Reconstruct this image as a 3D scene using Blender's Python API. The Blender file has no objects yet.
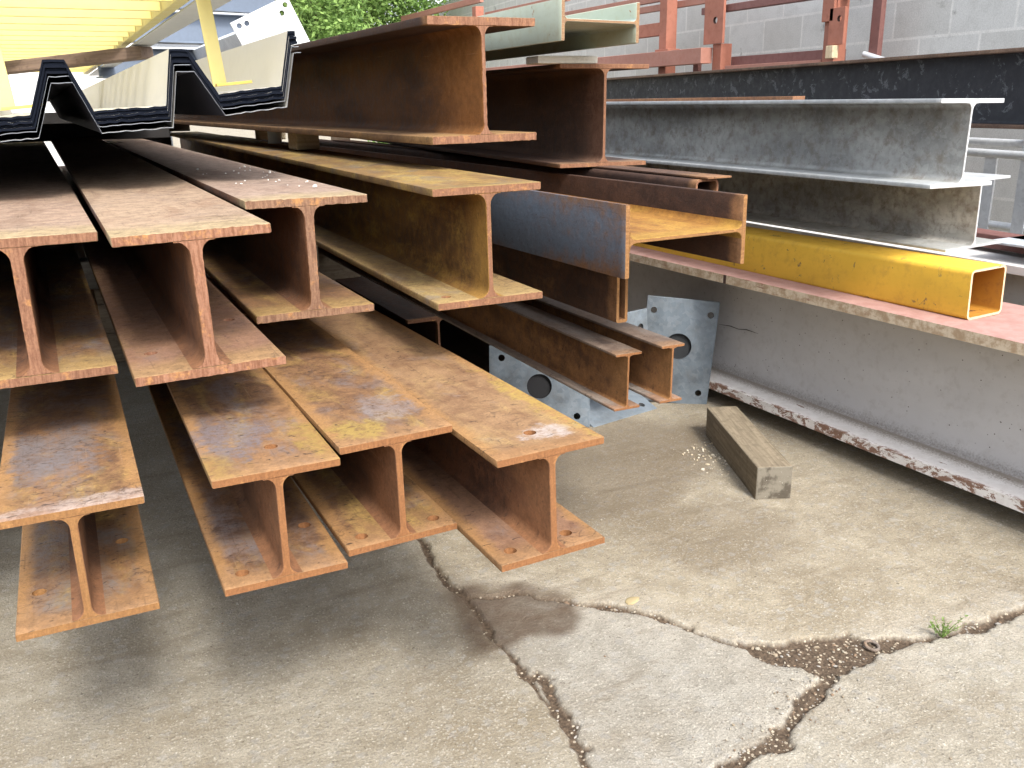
import bpy, bmesh, math, random
import numpy as np
from mathutils import Matrix, Vector, Euler
PI = math.pi
rad = math.radians
random.seed(4)
rng = np.random.default_rng(11)
scene = bpy.context.scene
COL = scene.collection

# ------------------------------------------------------------------ materials
class NT:
    """tiny node-tree helper"""
    def __init__(s, name):
        s.m = bpy.data.materials.new(name); s.m.use_nodes = True
        s.t = s.m.node_tree; s.t.nodes.clear()
        s.out = s.t.nodes.new('ShaderNodeOutputMaterial')
        s.b = s.t.nodes.new('ShaderNodeBsdfPrincipled')
        s.t.links.new(s.b.outputs[0], s.out.inputs[0])
        s.tc = s.t.nodes.new('ShaderNodeTexCoord')
    def n(s, kind, **kw):
        nd = s.t.nodes.new(kind)
        for k, v in kw.items(): setattr(nd, k, v)
        return nd
    def lk(s, a, b): s.t.links.new(a, b)
    def val(s, sock, v):
        if hasattr(v, 'is_output') or isinstance(v, bpy.types.NodeSocket): s.lk(v, sock)
        elif isinstance(v, (tuple, list)):
            sock.default_value = tuple(v) + ((1,) if len(v) == 3 and sock.type == 'RGBA' else ())
        else: sock.default_value = v
    def mapp(s, scale=(1, 1, 1), loc=(0, 0, 0), rot=(0, 0, 0), src=None):
        mp = s.n('ShaderNodeMapping')
        s.lk(src or s.tc.outputs['Object'], mp.inputs[0])
        mp.inputs[1].default_value = loc; mp.inputs[2].default_value = rot; mp.inputs[3].default_value = scale
        return mp.outputs[0]
    def noise(s, vec, scale=5, detail=4, rough=.6, dist=0):
        nd = s.n('ShaderNodeTexNoise'); s.lk(vec, nd.inputs['Vector'])
        nd.inputs['Scale'].default_value = scale; nd.inputs['Detail'].default_value = detail
        nd.inputs['Roughness'].default_value = rough; nd.inputs['Distortion'].default_value = dist
        return nd.outputs[0]
    def voro(s, vec, scale=5, feature='F1', out=0):
        nd = s.n('ShaderNodeTexVoronoi', feature=feature); s.lk(vec, nd.inputs['Vector'])
        nd.inputs['Scale'].default_value = scale
        return nd.outputs[out]
    def ramp(s, f, a, b, lo=0., hi=1.):
        nd = s.n('ShaderNodeMapRange', interpolation_type='SMOOTHSTEP')
        s.val(nd.inputs[0], f)
        nd.inputs[1].default_value = a; nd.inputs[2].default_value = b
        nd.inputs[3].default_value = lo; nd.inputs[4].default_value = hi
        return nd.outputs[0]
    def math(s, op, a, b=0., c=0.):
        nd = s.n('ShaderNodeMath', operation=op)
        s.val(nd.inputs[0], a); s.val(nd.inputs[1], b); s.val(nd.inputs[2], c)
        return nd.outputs[0]
    def mix(s, f, a, b, blend='MIX'):
        nd = s.n('ShaderNodeMix', data_type='RGBA', blend_type=blend)
        s.val(nd.inputs[0], f); s.val(nd.inputs[6], a); s.val(nd.inputs[7], b)
        return nd.outputs[2]
    def sep(s, v):
        nd = s.n('ShaderNodeSeparateXYZ'); s.lk(v, nd.inputs[0]); return nd.outputs
    def bump(s, h, strength=.3, dist=.002, prev=None):
        nd = s.n('ShaderNodeBump'); s.lk(h, nd.inputs['Height'])
        nd.inputs['Strength'].default_value = strength; nd.inputs['Distance'].default_value = dist
        if prev is not None: s.lk(prev, nd.inputs['Normal'])
        return nd.outputs[0]
    def attr(s, name):
        nd = s.n('ShaderNodeAttribute', attribute_name=name); return nd
    def done(s, col, rough=.8, normal=None, metal=0., spec=.4):
        s.val(s.b.inputs['Base Color'], col); s.val(s.b.inputs['Roughness'], rough)
        s.val(s.b.inputs['Metallic'], metal); s.b.inputs['Specular IOR Level'].default_value = spec
        if normal is not None: s.lk(normal, s.b.inputs['Normal'])
        return s.m

def rust(name, seed, deep=(.10, .04, .018), main=(.27, .105, .036), alt=(.40, .20, .055), ynum=.35,
         scale_c=(.20, .165, .17), scale_a=.0, top=None, top_a=.75, edge_w=None, edge_c=(.36, .15, .045),
         end_c=(.42, .20, .075), end_len=.12, rough=.82, streak=.6, flakes=.6, patches=(), sat=.93, val=.90):
    k = NT(name)
    off = (seed * 3.17 % 7, seed * 1.93 % 5, seed * 2.71 % 9)
    co = k.mapp((1, .38, 1), off)                   # stretched along the rolling direction
    iso = k.mapp((1, 1, 1), off)
    x, y, z = k.sep(k.tc.outputs['Object'])[:3]
    n1 = k.noise(co, 7, 6, .62, .4); n2 = k.noise(iso, 34, 8, .68); n3 = k.noise(iso, 260, 3, .6)
    n4 = k.noise(co, 11, 8, .66, .8)
    m = k.math('ADD', k.math('MULTIPLY', n1, .55), k.math('MULTIPLY', n2, .45))
    c = k.mix(k.ramp(m, .36, .62), deep, main)
    n6 = k.noise(iso, 95, 4, .7)
    c = k.mix(k.math('MULTIPLY', k.ramp(n4, 1 - ynum - .16, 1 - ynum + .12), k.ramp(n6, .3, .6, .35, .95)), c, alt)
    st = k.noise(k.mapp((9, .5, 9), off), 9, 4, .6)
    c = k.mix(k.math('MULTIPLY', k.ramp(st, .52, .75), streak * .5), c, k.mix(.5, c, (.05, .028, .02)))
    if scale_a > 0:
        n5 = k.noise(k.mapp((1, .55, 1), (off[1] + 3, off[2], off[0])), 9, 10, .7, .5)
        f = k.ramp(n5, .56 - scale_a * .3, .74 - scale_a * .3)
        f = k.math('MULTIPLY', f, k.math('MULTIPLY', k.ramp(n2, .34, .56, .3, 1.), k.ramp(n6, .34, .5, .45, 1.)))
        c = k.mix(k.math('MULTIPLY', f, .85), c, k.mix(k.ramp(n3, .35, .65), scale_c, tuple(v * .72 for v in scale_c)))
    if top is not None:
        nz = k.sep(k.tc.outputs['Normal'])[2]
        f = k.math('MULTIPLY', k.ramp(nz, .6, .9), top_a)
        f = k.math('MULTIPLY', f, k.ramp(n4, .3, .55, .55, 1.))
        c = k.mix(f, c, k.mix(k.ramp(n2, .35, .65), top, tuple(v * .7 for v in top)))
    if edge_w:
        ax = k.math('ABSOLUTE', x)
        f = k.ramp(k.math('ADD', ax, k.math('MULTIPLY', k.math('SUBTRACT', n2, .5), .05)), edge_w - .03, edge_w - .006)
        c = k.mix(k.math('MULTIPLY', f, .8), c, edge_c)
    if end_len:
        f = k.ramp(k.math('ADD', y, k.math('MULTIPLY', k.math('SUBTRACT', n4, .5), end_len * 1.6)), end_len, end_len * .3)
        c = k.mix(k.math('MULTIPLY', f, .8), c, k.mix(k.ramp(n2, .4, .62), end_c, tuple(v * .72 for v in end_c)))
    for (px, py, rx, ry, pc, pa, *pk) in patches:
        pk = pk[0] if pk else 1.
        ex = k.math('DIVIDE', k.math('SUBTRACT', x, px), rx); ey = k.math('DIVIDE', k.math('SUBTRACT', y, py), ry)
        d2 = k.math('ADD', k.math('MULTIPLY', ex, ex), k.math('MULTIPLY', ey, ey))
        d2 = k.math('ADD', d2, k.math('ADD', k.math('MULTIPLY', k.math('SUBTRACT', n1, .5), 7. * pk), k.math('MULTIPLY', k.math('SUBTRACT', n2, .5), 6. * pk)))
        f = k.math('MULTIPLY', k.ramp(d2, 1.7, .1), k.ramp(n6, .3, .55, .2 if pk > .5 else .75, 1.))
        c = k.mix(k.math('MULTIPLY', f, pa), c, k.mix(n3, pc, tuple(v * .7 for v in pc)))
    sc_ = k.noise(k.mapp((70, 1.1, 70), off), 4, 3, .5)
    c = k.mix(k.math('MULTIPLY', k.ramp(sc_, .70, .76), .32), c, (.48, .32, .2))
    run = k.noise(k.mapp((26, 1.0, 1.3), off), 5, 4, .6)
    c = k.mix(k.math('MULTIPLY', k.ramp(run, .60, .74), .35), c, (.075, .035, .02))
    if flakes > .45:
        wn_ = k.n('ShaderNodeTexNoise'); k.lk(iso, wn_.inputs['Vector']); wn_.inputs['Scale'].default_value = 26; wn_.inputs['Detail'].default_value = 4
        wv_ = k.n('ShaderNodeVectorMath', operation='MULTIPLY_ADD'); k.lk(wn_.outputs['Color'], wv_.inputs[0]); wv_.inputs[1].default_value = (.05, .05, .05); k.lk(k.mapp((.75, 1.5, 1), off), wv_.inputs[2])
        ve = k.voro(wv_.outputs[0], 26, 'DISTANCE_TO_EDGE')
        f = k.math('MULTIPLY', k.ramp(ve, .045, .012), k.ramp(k.noise(iso, 8, 4, .6), .50, .62))
        c = k.mix(k.math('MULTIPLY', f, .45), c, (.05, .028, .022))
    if flakes:
        fl = k.noise(k.mapp((1.0, 3.2, 1.0), off), 38, 5, .55, .9)
        f = k.math('MULTIPLY', k.ramp(fl, .64, .68), flakes)
        c = k.mix(f, c, (.045, .026, .02))
    c = k.mix(1., c, k.mix(n3, (.50, .50, .50), (1.12, 1.12, 1.12)), 'MULTIPLY')
    c = k.mix(1., c, k.mix(n6, (.68, .68, .68), (1.2, 1.2, 1.2)), 'MULTIPLY')
    pit = k.ramp(k.noise(iso, 120, 2, .5), .66, .74)
    c = k.mix(k.math('MULTIPLY', pit, .55), c, (.05, .025, .018))
    hs = k.n('ShaderNodeHueSaturation'); hs.inputs['Saturation'].default_value = sat; hs.inputs['Value'].default_value = val; k.lk(c, hs.inputs['Color']); c = hs.outputs[0]
    nb = k.bump(k.math('ADD', n2, k.math('MULTIPLY', n3, .35)), .55, .004)
    r = k.ramp(n2, .3, .7, rough - .13, rough + .1)
    return k.done(c, r, nb, 0, .35)

def sawcut(name, seed, a=(.36, .185, .115), b=(.20, .085, .045), stripe=.7):
    k = NT(name)
    off = (seed * 2.3 % 5, 0, seed * 1.1 % 4)
    s1 = k.noise(k.mapp((1, 1, .12), off, (0, .12, 0)), 210, 3, .6)
    n2 = k.noise(k.mapp((1, 1, 1), off), 30, 6, .65)
    n3 = k.noise(k.mapp((1, 1, 1), off), 240, 2)
    f = k.math('ADD', k.math('MULTIPLY', k.ramp(s1, .35, .65), stripe), k.math('MULTIPLY', n2, 1 - stripe))
    c = k.mix(f, b, a)
    c = k.mix(k.ramp(n2, .55, .7), c, (.42, .21, .08))
    c = k.mix(1., c, k.mix(n3, (.5, .5, .5), (1.1, 1.1, 1.1)), 'MULTIPLY')
    return k.done(c, .85, k.bump(k.math('ADD', s1, k.math('MULTIPLY', n2, .6)), .6, .003), 0, .3)

def paint(name, seed, base, chip=(.2, .09, .05), chip_a=.0, dirt=(.2, .17, .13), dirt_a=.3, rough=.55, var=.12,
          speck=0., low_dirt=None):
    k = NT(name)
    off = (seed * 3.1 % 6, seed * 1.7 % 5, seed * 2.2 % 7)
    iso = k.mapp((1, 1, 1), off); co = k.mapp((1, .4, 1), off)
    n1 = k.noise(co, 5, 6, .6); n2 = k.noise(iso, 26, 8, .68); n3 = k.noise(iso, 160, 3)
    c = k.mix(k.ramp(n1, .3, .7), tuple(v * (1 - var) for v in base), tuple(min(v * (1 + var), .9) for v in base))
    c = k.mix(k.math('MULTIPLY', k.ramp(n2, .48, .72), dirt_a), c, dirt)
    if low_dirt:
        zz = k.sep(k.tc.outputs['Object'])[2]
        f = k.ramp(k.math('ADD', zz, k.math('MULTIPLY', k.math('SUBTRACT', n3, .5), .10)), low_dirt, low_dirt * .2)
        c = k.mix(k.math('MULTIPLY', f, .65), c, (.16, .13, .10))
    if speck:
        sp = k.voro(iso, 46)
        f = k.math('MULTIPLY', k.ramp(sp, .13, .08), k.ramp(k.noise(iso, 12, 3), .45, .6))
        c = k.mix(k.math('MULTIPLY', f, speck), c, (.06, .045, .035))
    if chip_a:
        f = k.ramp(k.noise(iso, 16, 10, .72, .6), .7 - chip_a * .3, .715 - chip_a * .3)
        c = k.mix(f, c, k.mix(k.ramp(n3, .4, .6), chip, tuple(v * .5 for v in chip)))
    return k.done(c, k.ramp(n2, .3, .7, rough - .1, rough + .15), k.bump(k.math('ADD', n2, k.math('MULTIPLY', n3, .4)), .25, .002), 0, .45)

def galv(name, seed, dark=.5, base=(.50, .53, .55), brown=.4, metal=.35, rough=.5, grain=.16):
    k = NT(name)
    off = (seed * 2.9 % 6, seed * 1.3 % 5, seed * 2.7 % 7)
    iso = k.mapp((1, 1, 1), off); co = k.mapp((1, .45, 1), off)
    n1 = k.noise(co, 5, 6, .65, .3); n2 = k.noise(iso, 20, 9, .7); n3 = k.noise(iso, 190, 3)
    sp = k.voro(k.mapp((1, 1, 1), off), 55, 'F1', 1)
    c = k.mix(k.ramp(n1, .35, .65), base, tuple(v * (1 - dark) for v in base))
    spv = k.sep(sp)[0]
    c = k.mix(grain, c, k.mix(spv, (.25, .28, .31), (.75, .78, .8)))
    c = k.mix(k.math('MULTIPLY', k.ramp(n2, .44, .7), brown), c, (.19, .16, .125))
    c = k.mix(k.math('MULTIPLY', k.ramp(k.noise(iso, 70, 4, .7), .62, .72), brown), c, (.11, .095, .08))
    c = k.mix(k.math('MULTIPLY', k.ramp(n3, .62, .75), min(.5, grain * 3)), c, (.62, .64, .64))
    return k.done(c, k.ramp(n2, .3, .7, rough - .1, rough + .2), k.bump(n2, .3, .002), metal, .5)

def wood(name, seed, a=(.27, .20, .125), b=(.16, .115, .07), axis=1, rough=.85):
    k = NT(name)
    sc = [14, 14, 14]; sc[axis] = .9
    g = k.noise(k.mapp(tuple(sc), (seed, seed * .7, 0)), 4, 5, .65, .8)
    n2 = k.noise(k.mapp((1, 1, 1), (seed, 0, 0)), 40, 5, .6)
    c = k.mix(k.ramp(g, .3, .7), b, a)
    c = k.mix(k.math('MULTIPLY', k.ramp(n2, .5, .7), .5), c, tuple(v * .6 for v in b))
    return k.done(c, rough, k.bump(k.math('ADD', g, k.math('MULTIPLY', n2, .5)), .4, .003), 0, .25)

def plain(name, c, rough=.7, metal=0., var=.15, sc=30):
    k = NT(name)
    n = k.noise(k.mapp(), sc, 5, .65)
    return k.done(k.mix(n, tuple(v * (1 - var) for v in c), tuple(v * (1 + var) for v in c)), rough,
                  k.bump(n, .2, .002), metal, .4)

# ------------------------------------------------------------------ mesh helpers
def obj(name, bm, mats, parent=None, mw=None, smooth=None, **props):
    me = bpy.data.meshes.new(name)
    big = [f for f in bm.faces if len(f.verts) > 4]
    bm.normal_update()
    if big: bmesh.ops.triangulate(bm, faces=big)
    bm.normal_update()
    if smooth is not None:
        for f in bm.faces: f.smooth = True
        for e in bm.edges:
            if len(e.link_faces) != 2 or e.link_faces[0].material_index != e.link_faces[1].material_index or e.calc_face_angle(0) > rad(smooth):
                e.smooth = False
    bm.to_mesh(me); bm.free()
    for m in (mats if isinstance(mats, (list, tuple)) else [mats]): me.materials.append(m)
    o = bpy.data.objects.new(name, me); COL.objects.link(o)
    if parent is not None: o.parent = parent
    if mw is not None: o.matrix_world = mw
    for k_, v in props.items(): o[k_] = v
    return o

def tag(o, label, cat, group=None, kind=None):
    if label: o['label'] = label
    if cat: o['category'] = cat
    if group: o['group'] = group
    if kind or cat: o['kind'] = kind or o.get('kind') or 'thing'
    return o

def empty(name, mw, label, cat, group=None):
    e = bpy.data.objects.new(name, None); COL.objects.link(e)
    e.empty_display_size = .1
    e.matrix_world = mw if isinstance(mw, Matrix) else Matrix.Translation(mw)
    return tag(e, label, cat, group)

def pose(loc, yaw=0, pit=0, rol=0):
    return Matrix.Translation(loc) @ Matrix.Rotation(rad(yaw), 4, 'Z') @ Matrix.Rotation(rad(pit), 4, 'X') @ Matrix.Rotation(rad(rol), 4, 'Y')

def box(bm, lo, hi, mi=0, bev=0., segs=2, M=None):
    vs = [bm.verts.new((x, y, z)) for x in (lo[0], hi[0]) for y in (lo[1], hi[1]) for z in (lo[2], hi[2])]
    fs = [(0, 1, 3, 2), (4, 6, 7, 5), (0, 4, 5, 1), (2, 3, 7, 6), (0, 2, 6, 4), (1, 5, 7, 3)]
    faces = [bm.faces.new([vs[i] for i in f]) for f in fs]
    for f in faces: f.material_index = mi
    allv = set(vs)
    if bev:
        es = list({e for f in faces for e in f.edges})
        r = bmesh.ops.bevel(bm, geom=es, offset=bev, segments=segs, profile=.5, affect='EDGES', clamp_overlap=True)
        allv = set(r['verts']) | {v for v in vs if v.is_valid}
    if M is not None:
        bmesh.ops.transform(bm, matrix=M, verts=[v for v in allv if v.is_valid])
    return faces

def tube(bm, pts, r, n=12, mi=0, caps=True):
    pts = [Vector(p) for p in pts]; rings = []
    for i, p in enumerate(pts):
        d = (pts[min(i + 1, len(pts) - 1)] - pts[max(i - 1, 0)]).normalized()
        u = d.cross(Vector((0, 0, 1)) if abs(d.z) < .9 else Vector((1, 0, 0))).normalized(); v = d.cross(u)
        rr = r[i] if isinstance(r, (list, tuple)) else r
        rings.append([bm.verts.new(p + (u * math.cos(2 * PI * k / n) + v * math.sin(2 * PI * k / n)) * rr) for k in range(n)])
    for a, b in zip(rings, rings[1:]):
        for k in range(n):
            f = bm.faces.new((a[k], a[(k + 1) % n], b[(k + 1) % n], b[k])); f.material_index = mi
    if caps:
        bm.faces.new(rings[0][::-1]).material_index = mi; bm.faces.new(rings[-1]).material_index = mi

def prism(bm, poly, ys, jitter=0., skew=0., caps=True, cap_mi=1, closed=True, seg=.007, bev=.0009, mirror=False):
    """extrude an x-z outline along +y; end ring gets a tiny chamfer and an optional ragged cut"""
    P = []
    n = len(poly)
    for i in range(n if closed else n - 1):
        a = Vector(poly[i]); b = Vector(poly[(i + 1) % n])
        m = max(1, int((b - a).length / seg)) if jitter and not (mirror and abs(a.y - b.y) < 1e-6) else 1
        for k in range(m): P.append(a + (b - a) * k / m)
    if not closed: P.append(Vector(poly[-1]))
    cx = sum((p.x for p in P)) / len(P); cz = sum((p.y for p in P)) / len(P)
    rings = []
    nP = len(P)
    inset = []
    for i, p in enumerate(P):
        a = P[i - 1]; b = P[(i + 1) % nP]
        t = (b - a).normalized(); inset.append(Vector((-t.y, t.x)))   # inward for CCW outlines
    jj = [(random.gauss(0, jitter), random.gauss(0, jitter)) for _ in P] if jitter else [(0, 0)] * nP
    for ri, y in enumerate(ys):
        ring = []
        for i, p in enumerate(P):
            q = p + (inset[i] * bev if (ri == 0 and bev) else Vector((0, 0)))
            jx = jj[i][0] if ri < 2 and jitter else 0
            q = q + inset[i] * jx * (1 if ri == 0 else .5)
            yy = y + (skew * p.x if ri < 3 else 0) + (abs(jj[i][1]) * .6 if ri == 1 and jitter else 0)
            ring.append(bm.verts.new((q.x, yy, q.y)))
        rings.append(ring)
    for a, b in zip(rings, rings[1:]):
        for i in range(nP if closed else nP - 1):
            j = (i + 1) % nP
            bm.faces.new((a[i], a[j], b[j], b[i]))
    if caps:
        if mirror:                       # left-right symmetric outline: fill it with a ladder of quads
            for rg_, mi_ in ((rings[0], cap_mi), (rings[-1], 0)):
                for i in range(nP // 2 - 1):
                    bm.faces.new((rg_[i], rg_[i + 1], rg_[nP - 2 - i], rg_[nP - 1 - i])).material_index = mi_
        else:
            f = bm.faces.new(rings[0]); f.material_index = cap_mi
            bm.faces.new(rings[-1][::-1])
    bmesh.ops.recalc_face_normals(bm, faces=bm.faces[:])

def arc(cx, cz, r, a0, a1, n=5):
    return [(cx + r * math.cos(rad(a0 + (a1 - a0) * i / n)), cz + r * math.sin(rad(a0 + (a1 - a0) * i / n))) for i in range(n + 1)]

def flange_poly(W, z0, z1, up, r=.003):
    h = W / 2; s = .0012
    if up:   # upper flange: inner (lower) toes softer
        return arc(-h + r, z0 + r, r, 180, 270, 3) + arc(h - r, z0 + r, r, 270, 360, 3) + arc(h - s, z1 - s, s, 0, 90, 2) + arc(-h + s, z1 - s, s, 90, 180, 2)
    return arc(-h + s, z0 + s, s, 180, 270, 2) + arc(h - s, z0 + s, s, 270, 360, 2) + arc(h - r, z1 - r, r, 0, 90, 3) + arc(-h + r, z1 - r, r, 90, 180, 3)

def web_poly(H, tf, tw, r):
    w = tw / 2
    return (arc(w + r, tf + r, r, 270, 180, 5) + arc(w + r, H - tf - r, r, 180, 90, 5)
            + arc(-w - r, H - tf - r, r, 90, 0, 5) + arc(-w - r, tf + r, r, 0, -90, 5))

def cut_holes(o, holes, z, r):
    """real bolt holes drilled through a flange"""
    bm = bmesh.new()
    for (hx, hy) in holes:
        tube(bm, [(hx, hy, z - .05), (hx, hy, z + .05)], r, 20, 1)
    bmesh.ops.recalc_face_normals(bm, faces=bm.faces[:])
    c = obj('cutter', bm, list(o.data.materials))
    md = o.modifiers.new('b', 'BOOLEAN'); md.object = c; md.operation = 'DIFFERENCE'; md.solver = 'EXACT'
    dg = bpy.context.evaluated_depsgraph_get(); dg.update()
    me = bpy.data.meshes.new_from_object(o.evaluated_get(dg))
    o.modifiers.clear(); old = o.data; o.data = me; me.name = old.name
    bpy.data.meshes.remove(old); bpy.data.objects.remove(c)

YS = [0, .0014, .02, .06, .15, .4, .9, 1.6, 2.5, 3.5]
def ibeam(label, loc, ypr, H, W, tf, tw, r, mats, cap, L=6., skew=0., group=None, jit=0., bot_holes=(), top_holes=(), hole_r=.0115, name='steel_i_beam', cat='steel beam', Wt=None, y0=0.):
    root = empty(name, pose(loc, *ypr), label, cat, group)
    ys = [y + y0 for y in YS if y < L - .1] + [L]
    sk = math.tan(rad(skew))
    tm, wm, bm_ = mats
    def part(nm, poly, m, holes=(), z=0):
        b = bmesh.new(); prism(b, poly, ys, jit, sk)
        o = obj(nm, b, [m, cap], smooth=32)
        if holes: cut_holes(o, holes, z, hole_r)
        o.parent = root
        return o
    part('top_flange', flange_poly(Wt or W, H - tf, H, True), tm, top_holes, H - tf / 2)
    b = bmesh.new(); prism(b, web_poly(H, tf, tw, r), ys, jit, sk, mirror=True)
    dead = [f for f in b.faces if abs(f.normal.z) > .99 and abs(f.normal.y) < .1 and f.calc_center_median().z in (tf, H - tf)]
    o = obj('web', b, [wm, cap], smooth=32); o.parent = root
    part('bottom_flange', flange_poly(W, 0, tf, False), bm_, bot_holes, tf / 2)
    return root

# ------------------------------------------------------------------ rust palettes
saw_pink = sawcut('saw_cut_pink', 1)
saw_pink2 = sawcut('saw_cut_pink_worn', 2, (.33, .17, .10), (.16, .07, .04), .6)
saw_orange = sawcut('cut_face_orange', 3, (.34, .155, .06), (.20, .085, .035), .35)
saw_orange2 = sawcut('cut_face_ochre', 4, (.36, .19, .07), (.20, .09, .036), .3)
saw_brown = sawcut('cut_face_brown', 5, (.30, .15, .085), (.17, .075, .04), .45)

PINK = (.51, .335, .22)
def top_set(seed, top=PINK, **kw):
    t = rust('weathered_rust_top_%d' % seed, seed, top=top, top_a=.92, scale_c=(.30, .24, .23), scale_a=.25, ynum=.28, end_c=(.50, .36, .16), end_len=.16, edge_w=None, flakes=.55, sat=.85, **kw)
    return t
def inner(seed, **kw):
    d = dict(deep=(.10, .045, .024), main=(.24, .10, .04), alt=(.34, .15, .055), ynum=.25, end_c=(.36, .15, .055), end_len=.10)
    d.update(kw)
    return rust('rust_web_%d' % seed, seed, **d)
def low(seed, sa=.55, **kw):
    d = dict(deep=(.14, .065, .03), main=(.33, .165, .062), alt=(.50, .32, .07), ynum=.38, scale_c=(.24, .20, .20), scale_a=sa, edge_w=.102, edge_c=(.42, .21, .06), end_c=(.42, .22, .085), end_len=.07, flakes=.8)
    d.update(kw)
    return rust('rust_flange_%d' % seed, seed, **d)

# ------------------------------------------------------------------ the upper layer of rusty H beams
G_A = 'rusty wide-flange beams of the upper layer'
H, W, tf, tw, r = .254, .255, .0168, .020, .024
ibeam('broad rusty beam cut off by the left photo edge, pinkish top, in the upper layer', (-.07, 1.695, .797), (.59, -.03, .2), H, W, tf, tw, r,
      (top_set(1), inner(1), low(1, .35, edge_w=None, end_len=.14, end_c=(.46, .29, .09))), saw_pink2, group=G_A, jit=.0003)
ibeam('unseen broad rusty beam added against side light, just outside the left photo edge in the upper layer', (-.345, 1.80, .797), (.3, 0, 0), H, W, tf, tw, r,  # added out of view to keep side light off the beam tops
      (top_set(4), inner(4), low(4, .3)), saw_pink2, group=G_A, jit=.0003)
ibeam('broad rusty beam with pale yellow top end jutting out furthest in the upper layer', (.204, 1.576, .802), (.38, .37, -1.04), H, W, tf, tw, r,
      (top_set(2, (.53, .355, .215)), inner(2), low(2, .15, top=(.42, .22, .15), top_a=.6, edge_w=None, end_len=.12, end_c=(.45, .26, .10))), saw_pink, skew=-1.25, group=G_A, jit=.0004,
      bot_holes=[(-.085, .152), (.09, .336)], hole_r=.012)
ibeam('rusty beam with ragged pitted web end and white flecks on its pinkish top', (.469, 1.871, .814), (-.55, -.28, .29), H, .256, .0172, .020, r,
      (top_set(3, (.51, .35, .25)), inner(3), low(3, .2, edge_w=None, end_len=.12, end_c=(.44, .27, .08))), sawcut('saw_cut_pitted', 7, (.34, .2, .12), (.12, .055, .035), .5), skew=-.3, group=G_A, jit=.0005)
ibeam('ochre-rusted beam with a clean thin web, under the tall dark brown beam', (.815, 1.722, .83), (-1.6, -.15, -.47), H, .247, .0162, .0108, .024,
      (rust('ochre_rust_top', 11, deep=(.15, .08, .025), main=(.34, .195, .06), alt=(.48, .33, .08), ynum=.42, sat=.98, scale_c=(.2, .17, .15), scale_a=.25, end_len=.05, end_c=(.34, .22, .075)),
       rust('ochre_rust_web', 12, deep=(.10, .05, .018), main=(.29, .15, .045), alt=(.44, .27, .07), ynum=.36, sat=1.05, end_c=(.44, .25, .07), end_len=.12, flakes=.15),
       rust('ochre_rust_foot', 13, deep=(.2, .11, .04), main=(.40, .25, .085), alt=(.52, .38, .12), ynum=.4, scale_c=(.32, .26, .2), scale_a=.2, end_len=.1, end_c=(.47, .31, .11))),
      saw_brown, skew=-.9, group=G_A, bot_holes=[(-.083, .058)])

# ------------------------------------------------------------------ the lower layer
G_L = 'rusty wide-flange beams of the lower layer'
H, W, tf, tw, r = .203, .206, .0134, .0122, .0185
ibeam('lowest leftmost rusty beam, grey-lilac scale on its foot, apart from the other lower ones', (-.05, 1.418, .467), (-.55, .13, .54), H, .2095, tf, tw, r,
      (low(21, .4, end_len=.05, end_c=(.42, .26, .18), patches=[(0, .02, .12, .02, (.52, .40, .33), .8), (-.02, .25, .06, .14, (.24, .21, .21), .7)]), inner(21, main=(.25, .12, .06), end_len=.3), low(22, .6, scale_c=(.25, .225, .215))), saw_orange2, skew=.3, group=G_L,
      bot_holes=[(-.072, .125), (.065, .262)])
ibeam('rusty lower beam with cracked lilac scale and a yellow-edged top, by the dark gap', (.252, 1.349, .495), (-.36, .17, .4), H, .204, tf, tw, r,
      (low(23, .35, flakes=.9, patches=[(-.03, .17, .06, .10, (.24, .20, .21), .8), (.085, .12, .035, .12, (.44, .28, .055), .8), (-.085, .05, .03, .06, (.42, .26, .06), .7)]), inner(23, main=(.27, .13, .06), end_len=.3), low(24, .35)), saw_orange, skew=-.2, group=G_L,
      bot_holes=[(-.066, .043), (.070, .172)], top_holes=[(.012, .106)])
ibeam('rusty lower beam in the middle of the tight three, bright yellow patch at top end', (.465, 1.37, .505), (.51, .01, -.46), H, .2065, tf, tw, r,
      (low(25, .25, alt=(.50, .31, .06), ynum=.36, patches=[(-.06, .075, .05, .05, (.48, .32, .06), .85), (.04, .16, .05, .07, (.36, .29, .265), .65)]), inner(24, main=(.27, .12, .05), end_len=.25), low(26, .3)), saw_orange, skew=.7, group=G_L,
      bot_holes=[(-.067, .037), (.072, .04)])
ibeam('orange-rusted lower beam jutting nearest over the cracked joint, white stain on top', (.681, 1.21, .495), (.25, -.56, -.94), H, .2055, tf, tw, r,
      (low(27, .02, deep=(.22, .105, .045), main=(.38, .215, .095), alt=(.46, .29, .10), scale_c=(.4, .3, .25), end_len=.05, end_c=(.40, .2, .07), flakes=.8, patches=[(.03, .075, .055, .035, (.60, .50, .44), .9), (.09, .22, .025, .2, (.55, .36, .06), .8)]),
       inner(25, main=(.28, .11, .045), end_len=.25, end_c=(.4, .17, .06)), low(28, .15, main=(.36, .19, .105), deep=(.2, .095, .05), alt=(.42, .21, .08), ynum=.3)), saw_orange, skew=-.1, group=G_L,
      bot_holes=[(-.066, .04), (.05, .048)], top_holes=[(.004, .086)])

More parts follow.
